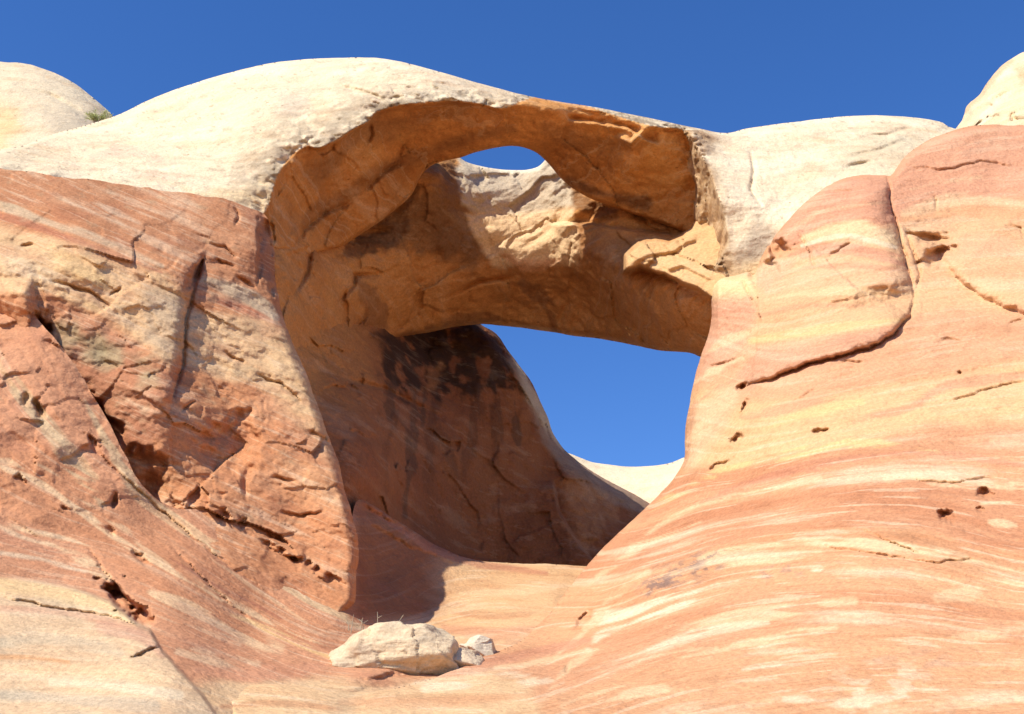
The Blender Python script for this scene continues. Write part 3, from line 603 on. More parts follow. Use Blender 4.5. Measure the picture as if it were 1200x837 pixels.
def gr_paint(q):
    q.c[:] = np.array((0.52, 0.25, 0.13))
    q.area([(-300,480),(60,520),(110,560),(330,700),(420,745),(300,760),(180,715),(100,640),(0,600),(-300,560)], (0.49,0.22,0.105), 0.8, 14, 10)
    # pale beds down the ramp
    for pl, w, col, k, br in (([(0,430),(60,500),(110,560)], 7, TAN, 0.7, 0.2), ([(100,470),(150,560),(200,606),(280,655),(350,692),(420,735)], 7, (0.58,0.40,0.22), 0.9, 0), ([(150,575),(190,604),(260,640),(330,678)], 5, (0.60,0.36,0.19), 0.7, 0),
            ([(-50,455),(20,470),(70,530),(120,590)], 10, (0.50,0.36,0.20), 0.7, 0.3), ([(-100,520),(0,548),(60,575),(150,640),(240,690),(330,735),(400,765)], 4, PALE, 0.8, 0.2), ([(0,600),(60,625),(120,650)], 4, PALE, 0.7, 0.5), ([(0,620),(60,640),(105,660),(130,690)], 9, PALE, 0.8, 0.3),
            ([(0,648),(50,655),(100,668)], 6, CREAM, 0.6, 0.3), ([(180,700),(230,710),(290,745),(330,760)], 10, PALE, 0.75, 0.2), ([(210,765),(260,775),(300,780)], 8, (0.66,0.47,0.28), 0.6, 0.3), ([(185,720),(230,735),(280,755)], 5, (0.66,0.47,0.28), 0.5, 0.4), ([(60,560),(130,610),(200,665),(260,705)], 3, PALE, 0.6, 0.4),
            ([(230,640),(300,690),(360,730)], 2.5, PALE, 0.5, 0.4), ([(270,720),(330,745),(390,772)], 3.5, YELLOW, 0.7, 0.2), ([(0,540),(50,550),(90,580)], 5, PALE, 0.6, 0.4), ([(200,655),(260,690),(330,725)], 2.0, (0.32,0.12,0.07), 0.6, 0.3)):
        q.stroke(pl, w, col, k, rag=0.9, breaks=br)
    # foreground floor
    q.area([(215,800),(300,797),(400,797),(440,806),(520,795),(620,785),(660,800),(640,850),(700,1010),(260,1010)], (0.60,0.40,0.215), 0.95, 8, 6)
    q.stroke([(260,828),(330,824),(400,832)], 5, RED, 0.55); q.stroke([(400,820),(500,824),(620,815)], 7, (0.60,0.33,0.17), 0.6); q.stroke([(490,805),(560,800),(640,800)], 9, CREAM, 0.6, rag=1.4, breaks=0.4)
    q.stroke([(540,778),(600,765),(680,760)], 12, (0.50,0.245,0.14), 0.85, rag=0.9); q.stroke([(560,785),(620,790),(660,795)], 7, PALE, 0.7, rag=1.2)
    q.stroke([(230,785),(300,790),(380,780)], 8, (0.56,0.27,0.15), 0.6)
    q.area([(380,815),(420,812),(425,850),(385,850)], (0.42,0.31,0.19), 0.5, 10, 6)
    # alcove floor
    q.area([(420,560),(470,612),(530,650),(700,655),(700,700),(640,730),(600,760),(500,760),(430,720)], (0.60,0.375,0.19), 0.95, 6, 4)
    q.blend(0.9 * sstep(535, 490, q.x + 12 * q.n1) * sstep(405, 425, q.x) * sstep(735, 715, q.y), (0.32, 0.125, 0.052))  # buttress shadow deepened in the floor's colour, dark red-brown
    q.stroke([(440,600),(500,640),(560,660),(640,672)], 5, (0.48,0.22,0.12), 0.8); q.stroke([(520,735),(580,745),(640,735)], 9, (0.55,0.28,0.15), 0.85); q.stroke([(530,718),(570,724),(620,722)], 2.5, RED, 0.5)
    q.stroke([(525,690),(580,695),(650,690)], 6, PALE, 0.6); q.stroke([(425,590),(480,625),(540,650)], 4, (0.36,0.15,0.08), 0.7)
    q.area([(600,755),(690,735),(690,775),(640,790),(590,785)], (0.55,0.30,0.165), 0.7, 12, 6)
    foot_paint(q)
    # the slab in the corner
    q.area(SLAB, (0.58,0.40,0.23), 0.95, 3, 1.5)
    inn = sstep(-1, 4, poly_sd(SLAB, q.x, q.y))
    q.blend(inn * 0.6 * sstep(0.0, 0.6, wn(q.p, 0.5, 4, 5, zst=3)), (0.46,0.36,0.23))
    for pl, w, col, k in (([(-50,680),(40,690),(120,705),(150,725)], 13, (0.66,0.45,0.22), 0.8), ([(-50,712),(60,716),(130,728),(176,745)], 5, (0.50,0.26,0.15), 0.75), ([(120,735),(160,745),(190,765)], 7, (0.52,0.29,0.18), 0.7), ([(-50,772),(30,770),(80,776)], 4, (0.58,0.30,0.13), 0.7),
                          ([(-50,790),(60,785),(160,790),(220,800)], 9, PALE, 0.7), ([(-50,755),(60,750),(140,765)], 9, (0.47,0.37,0.24), 0.6), ([(0,815),(90,820),(180,828)], 8, (0.44,0.36,0.25), 0.6), ([(60,800),(150,806),(210,815)], 6, CREAM, 0.6)):
        d2, t2, _ = seg_dist(curve(pl), q.x, q.y, False); q.blend(inn * k * sstep(w * 1.2, w * 0.4, d2 + w * 0.7 * q.n1), col)
    q.mottle((0.36,0.15,0.085), 0.35, 0.5, 0.2, 0.8, 12, where=1 - inn)
gflow = Spline([(0,320,0),(100,480,0),(300,640,0.05),(420,706,0),(0,600,1),(150,650,1),(300,730,1),(420,770,1),(0,700,1.6),(200,740,1.6),(0,837,2.6),(200,837,2.6),(400,837,2.0),(600,837,2.0),(520,670,0),(680,670,0),(500,740,0.6),(640,740,0.7),(500,790,1.4),(640,790,1.3)], 0.02)
gr_out = [(-400,170),(-200,250)] + curve([(0,318),(25,345),(45,375),(70,405),(95,440),(118,478),(142,525),(160,560),(178,580),(196,592),(214,597),(236,599),(262,613),(290,632),(315,648),(350,668),(385,686),(402,697),(408,660),(412,610),(420,586),(440,594),(470,613),(500,632),(530,648),(565,657),(600,660),(645,661),(690,664)], 4) + [(760,640),(900,560),(1100,560),(1500,560),(1500,1030),(-400,1030)]
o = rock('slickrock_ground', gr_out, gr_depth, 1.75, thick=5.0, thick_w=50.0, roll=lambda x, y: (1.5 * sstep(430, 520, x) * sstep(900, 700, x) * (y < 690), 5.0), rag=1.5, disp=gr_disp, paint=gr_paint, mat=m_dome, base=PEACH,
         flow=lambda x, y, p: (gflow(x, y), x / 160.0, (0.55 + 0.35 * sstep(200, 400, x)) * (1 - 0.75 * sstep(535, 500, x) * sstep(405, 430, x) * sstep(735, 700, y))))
tag(o, 'smooth banded sandstone ramp and alcove floor', kind='structure')

# ------------------------------------------------------------------ right dome
dome_sp = Spline([(800,540,44.5),(755,595,43.8),(685,663,43),(640,730,39),(620,770,33.5),(620,800,29.5),(820,420,48),(808,470,46.5),(838,330,49),(860,330,48.3),(885,320,48),(860,420,46.3),(850,480,44.3),(900,400,45),(900,500,40.6),(1000,400,42),(1000,500,38.2),(1000,600,33.8),(1000,700,29.4),(1000,837,24),(930,250,48.4),(980,210,49.4),(1040,203,49.6),(1000,300,46),
    (1200,145,51.5),(1120,150,51.2),(1060,180,50.6),(1100,250,48),(1200,220,48.3),(1200,300,44.6),(1200,400,39.6),(1200,500,35.8),(1200,600,31.8),(1200,700,27.6),(1200,837,22.5),(800,600,40.8),(800,700,33.8),(750,800,28.2),(700,750,33.6),(700,837,25.6),(600,837,25.7),(560,775,32.2),(500,800,29.6),(420,815,27.7),(330,806,27.2),(290,808,26.8),(300,837,24.9),(450,837,25.6),(740,660,38.8),(900,600,36.8),(900,700,31.3),(850,837,24.8),
    (1450,150,50),(1450,400,36),(1450,700,24),(1450,1000,15),(1100,1000,16),(700,1000,16.2),(500,1000,15.6),(350,1000,15.4)], 0.003)
LOBE_LOW = [(862,440),(880,450),(910,443),(945,428),(985,418),(1020,408),(1048,392),(1066,370),(1072,348)]
LOBE_R = [(1072,348),(1066,320),(1056,285),(1046,250),(1042,222),(1040,203)]
def dome_disp(x, y, p, s):
    x, y = jig(x, y, 2.4, 16, 3.0)
    v = 0.30 * wn(p, 0.12, 4, 9) + 0.10 * wn(p, 0.5, 4, 2) + 0.05 * facets(p, 0.9, 2.0) + 0.05 * grainlines(p, 1.6, 0.12, 7.0)
    s_ = dflow(x, y) + 0.03 * wn(p, 0.4, 3); v = v + 0.07 * fbm(s_ * 9, x / 260, x * 0 + 1.5, 1.0, 3, 0.6) + 0.05 * np.abs(fbm(s_ * 20, x / 150, x * 0 + 6.5, 1.0, 2))
    v = v + brow(x, y, LOBE_LOW, 0.8, 4, 90, -1) + brow(x, y, LOBE_R, 1.5, 9, 100, -1) + crack(x, y, LOBE_R + [], 1.8, 0.45) + crack(x, y, [(870,455)] + LOBE_LOW[1:], 1.7, 0.5)
    # the block between the lobes and the upper right block with its overhang
    v = v + brow(x, y, [(1092,290),(1112,318),(1130,335),(1155,350),(1180,362),(1215,372),(1300,385)], 1.1, 7, 90, -1)
    v = v + crack(x, y, [(1072,345),(1080,318),(1072,300),(1062,272)], 2.0, 0.4)
    for cx, cy, rx, ry, a, dp in ((1090,279,28,8,0.15,0.7), (1101,300,23,15,-0.3,1.0), (910,290,15,12,-0.4,1.5), (972,215,6,4,-0.3,0.5), (900,318,14,20,0.5,0.5), (865,516,11,6,-0.5,0.7), (843,545,18,4,-0.5,0.4), (870,452,5,7,0.5,0.7), (873,476,3,9,0.5,0.5),
                              (1109,604,13,8,0.25,0.6), (1154,578,11,6,0.2,0.5), (1148,597,4,4,0,0.3), (962,505,14,3,-0.2,0.4), (1125,437,4,2,0,0.3), (685,725,17,7,-0.8,0.5), (664,786,6,4,-0.6,0.4), (640,700,3,2,0,0.0)):
        v = v + pocket(x, y, cx, cy, rx, ry, dp, a)
    for pl in ([(936,272),(946,290),(955,315)], [(972,302),(985,292),(998,284)], [(1010,620),(1055,640),(1080,650)], [(960,640),(1020,648),(1060,655)], [(1060,655),(1100,660),(1150,655)], [(985,425),(1010,424)], [(1100,400),(1130,398)], [(1050,560),(1110,566),(1170,560)],
               [(830,430),(850,425),(865,418)], [(940,160),(960,170)], [(1060,195),(1100,200),(1150,190),(1200,196)], [(920,215),(960,225),(1020,222)], [(1180,380),(1200,372)], [(870,330),(885,360)], [(1095,228),(1098,246)], [(1180,265),(1196,268),(1199,280)], [(930,470),(960,455)], [(1120,470),(1160,455),(1200,448)]):
        v = v + crack(x, y, pl, 1.4, 0.22)
    return v
dflow = Spline([(640,837,0),(560,775,0.5),(500,800,0.35),(420,815,0.3),(330,806,0.3),(290,837,0.05),(450,837,0.05),(500,1000,-1),(1000,1000,-1),(760,800,0),(900,770,0),(1050,760,0),(1200,770,0),(650,740,0.62),(700,700,0.95),(760,680,0.95),(850,650,0.98),(950,636,1),(1080,640,1),(1200,668,1),(690,655,1.35),(760,600,1.8),(850,545,2.05),(950,515,2.1),(1060,495,2.1),(1200,480,2.1),
    (900,440,2.7),(1050,400,2.8),(1200,380,2.8),(880,350,3.3),(960,310,3.4),(1060,290,3.4),(1200,280,3.4),(1000,220,4.0),(1120,160,4.2),(1200,150,4.2),(830,420,2.7),(815,480,2.35),(800,540,2.05),(620,800,0.32)], 0.01)
def dome_paint(q):
    q.c[:] = np.array((0.57, 0.30, 0.15))
    s = dflow(q.x, q.y) + 0.05 * q.n1
    # broad beds of the dome
    for a, b, col, k in ((1.12,1.62,(0.50,0.235,0.118),0.95), (1.70,2.02,(0.51,0.24,0.125),0.55), (2.02,2.45,(0.63,0.39,0.19),0.85), (2.5,2.95,(0.57,0.30,0.16),0.85), (0.15,0.55,(0.53,0.26,0.135),0.6), (2.95,3.15,(0.63,0.39,0.20),0.7), (3.2,3.55,(0.62,0.38,0.20),0.7), (3.7,4.6,(0.53,0.255,0.13),0.95)):
        q.blend(k * sstep(a - 0.06, a + 0.06, s) * sstep(b + 0.06, b - 0.06, s), col)
    for pl, w, col, k, br in (([(820,655),(870,640),(940,634),(1040,640),(1120,652),(1200,672)], 5, PALE, 0.95, 0.1), ([(700,720),(760,715),(830,690),(920,675),(960,668)], 10, CREAM, 0.75, 0.2), ([(780,735),(850,725),(920,715),(1000,705)], 8, PALE, 0.7, 0.2), ([(830,660),(900,655),(960,648)], 4, PALE, 0.8, 0.2),
            ([(690,760),(720,735),(770,715)], 9, CREAM, 0.7, 0.2), ([(820,772),(900,752),(980,735)], 5, PALE, 0.8, 0.1), ([(870,785),(920,778)], 4, CREAM, 0.7, 0), ([(660,828),(720,815),(800,808)], 6, PALE, 0.8, 0.1), ([(920,820),(980,822),(1060,815)], 6, CREAM, 0.6, 0.4), ([(1040,560),(1100,562),(1200,570)], 7, PALE, 0.75, 0.3),
            ([(1150,590),(1200,588)], 4, PALE, 0.8, 0.2), ([(1160,612),(1190,616)], 4, PALE, 0.8, 0), ([(760,600),(830,560),(920,535),(1010,520),(1100,530)], 5, YELLOW, 0.8, 0.1), ([(740,640),(800,600),(880,575),(960,560)], 5, PALE, 0.75, 0.2), ([(700,675),(760,635),(820,610)], 5, PALE, 0.6, 0.2),
            ([(1000,495),(1060,480),(1120,450),(1200,440)], 7, (0.52,0.25,0.14), 0.7, 0), ([(1000,540),(1080,530),(1200,545)], 4, (0.52,0.25,0.14), 0.75, 0), ([(880,565),(950,545),(1050,530)], 3.5, (0.50,0.23,0.13), 0.7, 0.1), ([(820,590),(900,560),(960,552)], 4, (0.50,0.23,0.13), 0.6, 0.1),
            ([(850,495),(920,480),(1000,470)], 6, (0.54,0.27,0.15), 0.6, 0.2), ([(900,500),(960,480),(1010,470)], 6, YELLOW, 0.7, 0.1), ([(650,770),(690,735),(720,700),(760,670)], 4, PALE, 0.7, 0.2), ([(640,815),(670,780),(700,760)], 5, PALE, 0.6, 0.2), ([(1100,700),(1150,690),(1200,685)], 9, PALE, 0.6, 0.3),
            ([(1100,755),(1200,735)], 9, PALE, 0.55, 0.3), ([(690,800),(760,775),(840,760)], 4, PALE, 0.6, 0.2), ([(760,760),(830,740),(900,730)], 4, CREAM, 0.5, 0.2)):
        q.stroke(pl, w, col, k, rag=0.8, breaks=br)
    q.area([(200,795),(300,792),(400,798),(440,806),(520,795),(575,785),(620,800),(640,850),(700,1010),(260,1010)], (0.62,0.41,0.215), 0.9, 12, 8)
    q.stroke([(260,828),(330,824),(400,832)], 4, RED, 0.5); q.stroke([(400,822),(500,824),(620,815)], 6, (0.60,0.33,0.17), 0.6); q.stroke([(500,806),(560,800),(660,800)], 8, CREAM, 0.6, rag=1.2, breaks=0.4)
    q.stroke([(500,792),(560,778),(620,764),(690,752)], 9, (0.52,0.25,0.14), 0.8, rag=0.9); q.stroke([(580,782),(630,776),(690,762)], 4, PALE, 0.7, rag=1.2)
    q.area([(385,815),(412,812),(416,850),(390,850)], (0.42,0.31,0.19), 0.5, 10, 6)
    # hanging lobe
    q.area(curve([(905,280),(950,225),(1040,205),(1050,260),(970,268),(930,290)], 4), (0.56,0.275,0.16), 0.9, 6, 5)
    q.stroke([(945,278),(1000,268),(1050,282)], 10, (0.68,0.47,0.25), 0.9, rag=0.6); q.stroke([(940,300),(990,292),(1060,310)], 5, (0.55,0.27,0.16), 0.75); q.stroke([(900,340),(980,320),(1060,325)], 13, (0.63,0.38,0.21), 0.8); q.stroke([(880,400),(940,388),(1060,375)], 6, YELLOW, 0.6)
    for pl, w, col, k in (([(915,282),(960,250),(1045,236)], 4, (0.62,0.37,0.21), 0.7), ([(925,300),(970,288),(1056,300)], 3, (0.50,0.23,0.13), 0.7), ([(905,330),(960,312),(1064,316)], 3, (0.54,0.27,0.15), 0.7), ([(895,352),(960,342),(1068,345)], 4, (0.66,0.45,0.24), 0.7), ([(885,372),(950,358),(1066,362)], 3, (0.54,0.27,0.15), 0.55), ([(940,288),(990,276),(1050,290)], 2.5, CREAM, 0.6)):
        q.stroke(pl, w, col, k, rag=0.9)
    q.area([(862,438),(885,410),(960,400),(1050,382),(1048,398),(950,432),(880,455)], (0.54,0.275,0.16), 0.85, 6, 5)
    q.area([(880,330),(905,300),(925,310),(900,345)], (0.50,0.33,0.2), 0.6, 8, 6)
    # pier under the arch
    q.area([(828,325),(880,325),(886,348),(850,352),(832,350)], (0.68,0.50,0.25), 0.9, 6, 4)
    q.area([(830,352),(880,346),(888,372),(850,440),(818,440)], (0.57,0.295,0.175), 0.85, 9, 6)
    q.area([(815,470),(860,450),(850,500),(810,550),(800,545)], (0.62,0.42,0.24), 0.8, 12, 8); q.stroke([(800,545),(806,500),(815,470)], 6, (0.52,0.27,0.15), 0.7)
    for pl, w, col, k in (([(820,420),(850,400),(890,385)], 4, PALE, 0.7), ([(812,450),(845,430),(870,420)], 4, (0.66,0.45,0.25), 0.7), ([(808,480),(840,455),(865,445)], 3, (0.52,0.25,0.14), 0.6), ([(804,520),(830,490),(860,470)], 4, PALE, 0.6), ([(835,370),(860,362),(884,365)], 3, (0.50,0.23,0.13), 0.6)):
        q.stroke(pl, w, col, k, rag=0.9)
    # upper right block
    q.area([(1042,200),(1060,178),(1120,152),(1300,140),(1300,225),(1120,235),(1048,250)], (0.55,0.275,0.16), 0.85, 8, 7)
    q.stroke([(1068,222),(1110,212),(1150,208)], 6, PALE, 0.6, rag=1); q.stroke([(1060,250),(1120,235),(1200,240)], 9, PALE, 0.6); q.stroke([(1100,300),(1160,290),(1200,300)], 12, (0.62,0.37,0.21), 0.6)
    # blue-grey lichen patches and white crumbs
    q.blend(0.75 * sstep(-10, 14, poly_sd([(745,690),(790,660),(842,645),(845,665),(800,685),(760,700)], q.x, q.y) + 10 * q.n2) * sstep(-0.25, 0.2, wn(q.p, 3.0, 3, 5)), (0.16,0.12,0.11))
    q.blend(0.6 * sstep(-8, 8, poly_sd([(890,668),(940,662),(938,672),(900,676)], q.x, q.y) + 8 * q.n2) * sstep(0.0, 0.35, wn(q.p, 3.0, 3, 5)), (0.22,0.17,0.15))
    q.blend(0.35 * sstep(-20, 20, poly_sd([(970,800),(1030,770),(1090,790),(1110,835),(990,845)], q.x, q.y)) * sstep(0.15, 0.4, wn(q.p, 1.6, 3, 25)), WHITE)
    q.blend(0.5 * sstep(-14, 14, poly_sd([(1010,770),(1080,762),(1140,780),(1080,790)], q.x, q.y)) * sstep(-0.2, 0.3, wn(q.p, 1.2, 3, 35)), (0.42,0.26,0.17))
dome_out = curve([(1420,120),(1300,138),(1200,146),(1160,146),(1120,152),(1085,166),(1062,182),(1046,203),(1038,205),(1005,205),(978,213),(950,232),(925,256),(905,280),(893,300),(884,322),(876,318),(862,322),(845,326),(834,338),(834,370),(829,395),(820,420),(813,448),(807,478),(803,510),(801,540),(788,562),(772,580),(755,597),(735,615),(712,637),(690,660),(668,688),(650,712),(634,729),(612,750),(588,762),(560,772),(530,786),(500,797),(460,807),(420,811),(380,807),(330,802),(285,803),(262,818)], 4) + [(285,860),(350,960),(370,1030),(1480,1030),(1480,120)]
o = rock('rock_dome', dome_out, dome_sp, 1.5, thick=8.0, thick_w=60.0, roll=lambda x, y: (2.2 * sstep(700, 640, y) + 0.35 * (x < 640) * (y > 735), np.where(x < 640, 6.0, np.where(x < 840, 16.0, 9.0))), rag=1.0, disp=dome_disp, paint=dome_paint, mat=m_dome, base=PEACH,
         flow=lambda x, y, p: (dflow(x, y), x / 160.0, 0.5 + 0.5 * sstep(480, 560, y)))
tag(o, 'broad sunlit dome of swirling peach and cream banded slickrock', 'rock dome')

# ================================================================== LOOSE THINGS
def ico(sub):
    import bmesh
    bm = bmesh.new(); bmesh.ops.create_icosphere(bm, subdivisions=sub, radius=1.0)
    v = np.array([p.co[:] for p in bm.verts]); f = np.array([[q.index for q in p.verts] for p in bm.faces]); bm.free()
    return v, f
def boulder(name, loc, size, seed, rot, mat, base, planes=14, soft=24.0, paint=None, extra=()):
    v, f = ico(6); r = np.random.RandomState(seed)
    n = r.normal(size=(planes, 3)); n /= np.linalg.norm(n, axis=1)[:, None]; d = r.uniform(0.72, 1.0, planes)
    if len(extra):
        e = np.array(extra, float); n = np.concatenate([n, e[:, :3] / np.linalg.norm(e[:, :3], axis=1)[:, None]]); d = np.concatenate([d, e[:, 3]])
    k = (v @ n.T) / d
    rad = 1.0 / (np.log(np.exp(soft * k).sum(1)) / soft)
    p = v * rad[:, None] * np.array(size)
    R = np.array(Euler(rot).to_matrix()); p = p @ R.T
    w = p + np.array(loc)
    nz = 0.07 * fbm(w[:, 0], w[:, 1], w[:, 2] * 1.8, 1.2, 5) + facets(w.T, 1.3, 1.2, seed) + 0.03 * grainlines(w.T, 2.5, 0.1, 5.0)
    p = p + (v @ R.T) * nz[:, None] * (0.5 + 0.5 * min(size))
    me = mesh_from(name, p, [f])
    q = Paint(p[:, 0], p[:, 2], (p + np.array(loc)).T, base)
    if paint: paint(q)
    a = me.attributes.new('pig', 'FLOAT_COLOR', 'POINT'); a.data.foreach_set('color', np.concatenate([q.c, np.ones((len(p), 1))], 1).astype(np.float32).ravel())
    a = me.attributes.new('flow', 'FLOAT_VECTOR', 'POINT'); a.data.foreach_set('vector', np.stack([p[:, 2] * 0.4, p[:, 0] * 0.3, 0.5 + 0 * p[:, 0]], 1).astype(np.float32).ravel())
    o = link(name, me, mat); o.location = loc
    return o
PL = ((0.05,-0.25,0.95,0.80), (0.0,-0.80,0.58,0.74), (-0.75,-0.25,0.62,0.74), (0.75,-0.35,0.55,0.82), (0.12,-0.70,-0.70,0.70), (-1,0,-0.15,0.98), (1,0,0.1,0.94), (0,1,0,0.9), (0,0,-1,0.72), (-0.35,-0.75,0.5,0.80), (0.4,-0.75,0.3,0.86))
grit = lambda q: (q.mottle((0.55,0.43,0.28), 0.7, 0.8), q.mottle(GREY, 0.55, 1.6, 0.1, 0.7, 5), q.mottle((0.60,0.40,0.24), 0.4, 0.5, 0.1, 0.7, 9))
o = boulder('boulder', point(462, 771, 31.8), (1.76, 1.2, 0.92), 14, (0.0, -0.08, 0.12), m_cap, (0.63, 0.48, 0.30), 6, 30.0, paint=grit, extra=PL)
tag(o, 'large angular cream boulder on the alcove floor with an undercut base', 'boulder')
o = boulder('boulder', point(528, 776, 32.2), (0.85, 0.7, 0.34), 31, (0.05, 0.10, -0.2), m_cap, (0.64, 0.50, 0.33), 9, 26.0, paint=grit, extra=PL)
tag(o, 'low broken slab of cream rock leaning against the large boulder', 'boulder')
o = boulder('boulder', point(562, 760, 34.0), (0.46, 0.40, 0.36), 21, (0.1, 0.25, 0.4), m_cap, (0.66, 0.55, 0.39), 9, 26.0, paint=grit, extra=PL[:3])
tag(o, 'smallest cream rock half buried beyond the low slab beside the large boulder', 'boulder')

def leaf_mat(name, col, col2):
    m = bpy.data.materials.new(name); m.use_nodes = True; nt = m.node_tree
    b = nt.nodes['Principled BSDF']; b.inputs['Roughness'].default_value = 0.8
    g = nt.nodes.new('ShaderNodeNewGeometry'); mx = nt.nodes.new('ShaderNodeMix'); mx.data_type = 'RGBA'
    mx.inputs[6].default_value = (*col, 1); mx.inputs[7].default_value = (*col2, 1)
    nt.links.new(g.outputs['Random Per Island'], mx.inputs[0]); nt.links.new(mx.outputs[2], b.inputs['Base Color'])
    return m
def tube(path, r0, r1, n=5):
    P = np.array(path, float); vs, fs = [], []
    for i, p in enumerate(P):
        d = P[min(i + 1, len(P) - 1)] - P[max(i - 1, 0)]; d /= np.linalg.norm(d) + 1e-9
        a = np.cross(d, (0.3, 0.9, 0.2)); a /= np.linalg.norm(a) + 1e-9; b = np.cross(d, a); r = r0 + (r1 - r0) * i / (len(P) - 1)
        for k in range(n):
            t = 2 * math.pi * k / n; vs.append(p + r * (math.cos(t) * a + math.sin(t) * b))
    for i in range(len(P) - 1):
        for k in range(n):
            fs.append([i * n + k, i * n + (k + 1) % n, (i + 1) * n + (k + 1) % n, (i + 1) * n + k])
    return np.array(vs), np.array(fs)
def merge(parts):
    V, Fs, o = [], [], 0
    for v, f in parts: V.append(v); Fs.append(f + o); o += len(v)
    return np.concatenate(V), np.concatenate(Fs)
m_leaf = leaf_mat('desert_leaf', (0.30, 0.36, 0.09), (0.52, 0.54, 0.20)); m_twig = leaf_mat('twig', (0.30, 0.23, 0.14), (0.42, 0.34, 0.22))

# green bush in the corner between knob and cap
bs = bpy.data.objects.new('desert_bush', None); C.objects.link(bs); bs.location = point(113, 143, 72.0); bs.scale = (0.8, 0.7, 0.8)
tag(bs, 'green desert bush on the rounded cream outcrop just behind the rim', 'bush')
st, lv = [], []
for i in range(26):
    a = rng.uniform(0, 2 * math.pi); sp_ = rng.uniform(0.3, 1.25); h = rng.uniform(0.35, 0.95)
    e = np.array((math.cos(a) * sp_ * 1.1, math.sin(a) * sp_ * 0.7, h)); mid = e * 0.5 + np.array((0, 0, 0.1))
    st.append(tube([(0.15 * math.cos(a), 0.1 * math.sin(a), -0.2), mid, e], 0.025, 0.008, 4))
    for k in range(60):
        t = rng.uniform(0.35, 1.05); c = mid * 2 * t * (1 - t) + e * t * t + np.array([rng.gauss(0, 0.10) for _ in range(3)])
        q = Euler([rng.uniform(0, 6.28) for _ in range(3)]).to_matrix(); l, w = rng.uniform(0.04, 0.08), rng.uniform(0.02, 0.035)
        lv.append((np.array([c + np.array(q @ Vector(u)) for u in ((-l, 0, 0), (0, -w, 0.01), (l, 0, 0), (0, w, 0.01))]), np.array([[0, 1, 2, 3]])))
v, f = merge(st); link('stem', mesh_from('stem', v, [f]), m_twig, bs)
v, f = merge(lv); link('foliage', mesh_from('foliage', v, [f], False), m_leaf, bs)

# dry twigs behind the boulder
tw = []
base = np.array(point(440, 729, 32.9))
for i in range(6):
    off = np.array((rng.uniform(-0.75, 0.55), rng.uniform(-0.15, 0.2), -0.25)); h = rng.uniform(0.25, 0.55); lx = rng.uniform(-0.22, 0.22)
    p1 = off + np.array((lx * 0.4, rng.uniform(-0.05, 0.05), h * 0.55)); p2 = off + np.array((lx, rng.uniform(-0.08, 0.08), h))
    tw.append(tube([off, p1, p2], 0.014, 0.006, 4))
    for k in range(2):
        s0 = p1 + (p2 - p1) * rng.random(); tw.append(tube([s0, s0 + np.array((rng.uniform(-0.14, 0.14), 0, rng.uniform(0.02, 0.14)))], 0.008, 0.004, 4))
v, f = merge(tw); o = link('dry_shrub', mesh_from('dry_shrub', v, [f]), m_twig); o.location = base
tag(o, 'bare dry twigs sticking up behind the large boulder', 'dry shrub')

# ================================================================== GROUND TO THE HORIZON
gx = np.concatenate([np.linspace(-2500, -60, 24), np.linspace(-55, 55, 56), np.linspace(60, 2500, 24)])
gy = np.concatenate([np.linspace(-2500, -40, 24), np.linspace(-36, 44, 50), np.linspace(60, 2500, 24)])
X, Y = np.meshgrid(gx, gy); sh = X.shape; X = X.ravel(); Y = Y.ravel()
Z = 0.27 * np.clip(Y - 8.0, 0, 14) - 0.3 + 0.35 * fbm(X, Y, X * 0, 0.05, 4) * sstep(200, 60, np.hypot(X, Y))
Z = np.where(Y > 20, np.minimum(Z, 3.0), Z)
iy, ix = np.mgrid[0:sh[0] - 1, 0:sh[1] - 1]; iy = iy.ravel(); ix = ix.ravel(); W = sh[1]
me = mesh_from('ground', np.stack([X, Y, Z], 1), [np.stack([iy * W + ix, iy * W + ix + 1, (iy + 1) * W + ix + 1, (iy + 1) * W + ix], 1)])
n = len(X)
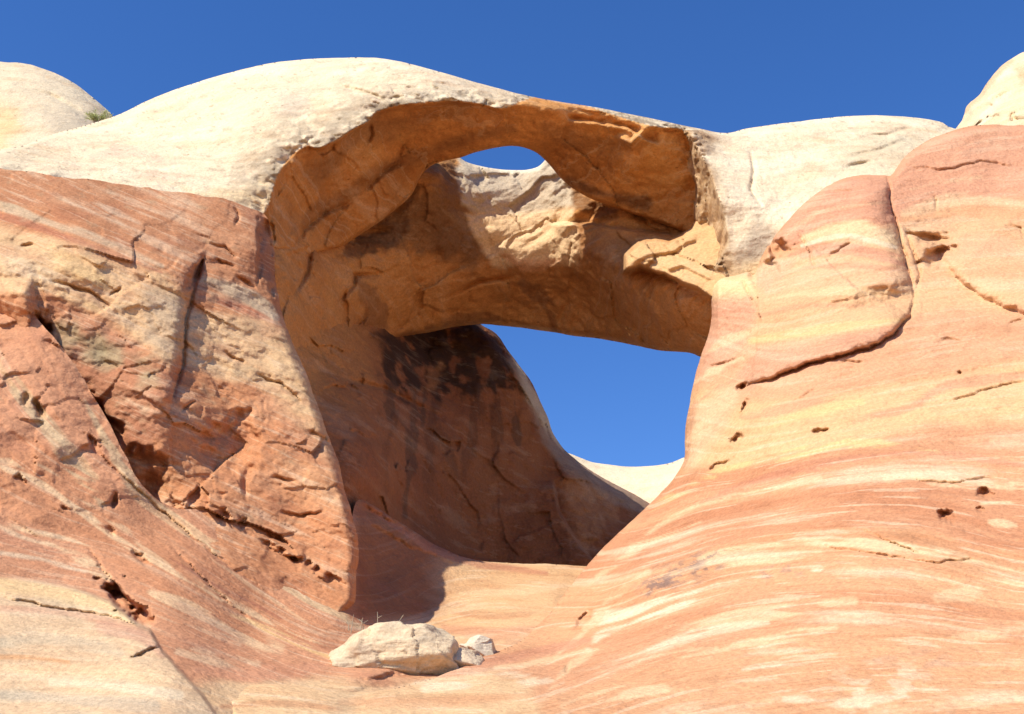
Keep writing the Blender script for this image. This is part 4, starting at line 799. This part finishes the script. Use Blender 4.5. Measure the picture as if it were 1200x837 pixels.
a = me.attributes.new('pig', 'FLOAT_COLOR', 'POINT'); a.data.foreach_set('color', np.tile(np.array((0.55, 0.32, 0.18, 1), np.float32), n))
a = me.attributes.new('flow', 'FLOAT_VECTOR', 'POINT'); a.data.foreach_set('vector', np.stack([Y / 30, X / 30, 0.5 + 0 * X], 1).astype(np.float32).ravel())
o = link('ground', me, m_dome); tag(o, 'pale sandstone ground before the arch', kind='structure')

# ================================================================== LIGHT, SKY, CAMERA
S = Vector((-0.72, -0.65, 1.0)).normalized()          # towards the sun
el = math.asin(S.z); az = math.atan2(S.x, S.y)              # azimuth from +Y towards +X
sun = bpy.data.lights.new('sun', 'SUN'); sun.energy = 4.9; sun.angle = math.radians(0.53); sun.color = (1.0, 0.94, 0.84)
so = bpy.data.objects.new('sun', sun); C.objects.link(so); so.rotation_euler = S.to_track_quat('Z', 'Y').to_euler(); so.location = (-40, -50, 80)
w = bpy.data.worlds.new('World'); scene.world = w; w.use_nodes = True
nt = w.node_tree; bg = nt.nodes['Background']
sky = nt.nodes.new('ShaderNodeTexSky'); sky.sky_type = 'NISHITA'; sky.sun_disc = False
sky.sun_elevation = el; sky.sun_rotation = az; sky.altitude = 1500; sky.air_density = 1.0; sky.dust_density = 0.3; sky.ozone_density = 3.0
hs = nt.nodes.new('ShaderNodeHueSaturation'); hs.inputs['Saturation'].default_value = 1.26; hs.inputs['Hue'].default_value = 0.511; hs.inputs['Value'].default_value = 1.06; nt.links.new(sky.outputs[0], hs.inputs['Color'])
nt.links.new(hs.outputs[0], bg.inputs[0]); bg.inputs[1].default_value = 0.15
cam = bpy.data.cameras.new('camera'); cam.sensor_width = 36; cam.lens = 36 * F / 1200; cam.clip_end = 6000
co = bpy.data.objects.new('camera', cam); C.objects.link(co); co.location = (0, 0, CAMZ); co.rotation_euler = (math.radians(90) + PITCH, 0, 0)
scene.camera = co
scene.view_settings.view_transform = 'Standard'; scene.view_settings.look = 'None'; scene.view_settings.exposure = 0.37; scene.view_settings.gamma = 1.0
scene.cycles.max_bounces = 8; scene.cycles.diffuse_bounces = 6; scene.cycles.use_denoising = True
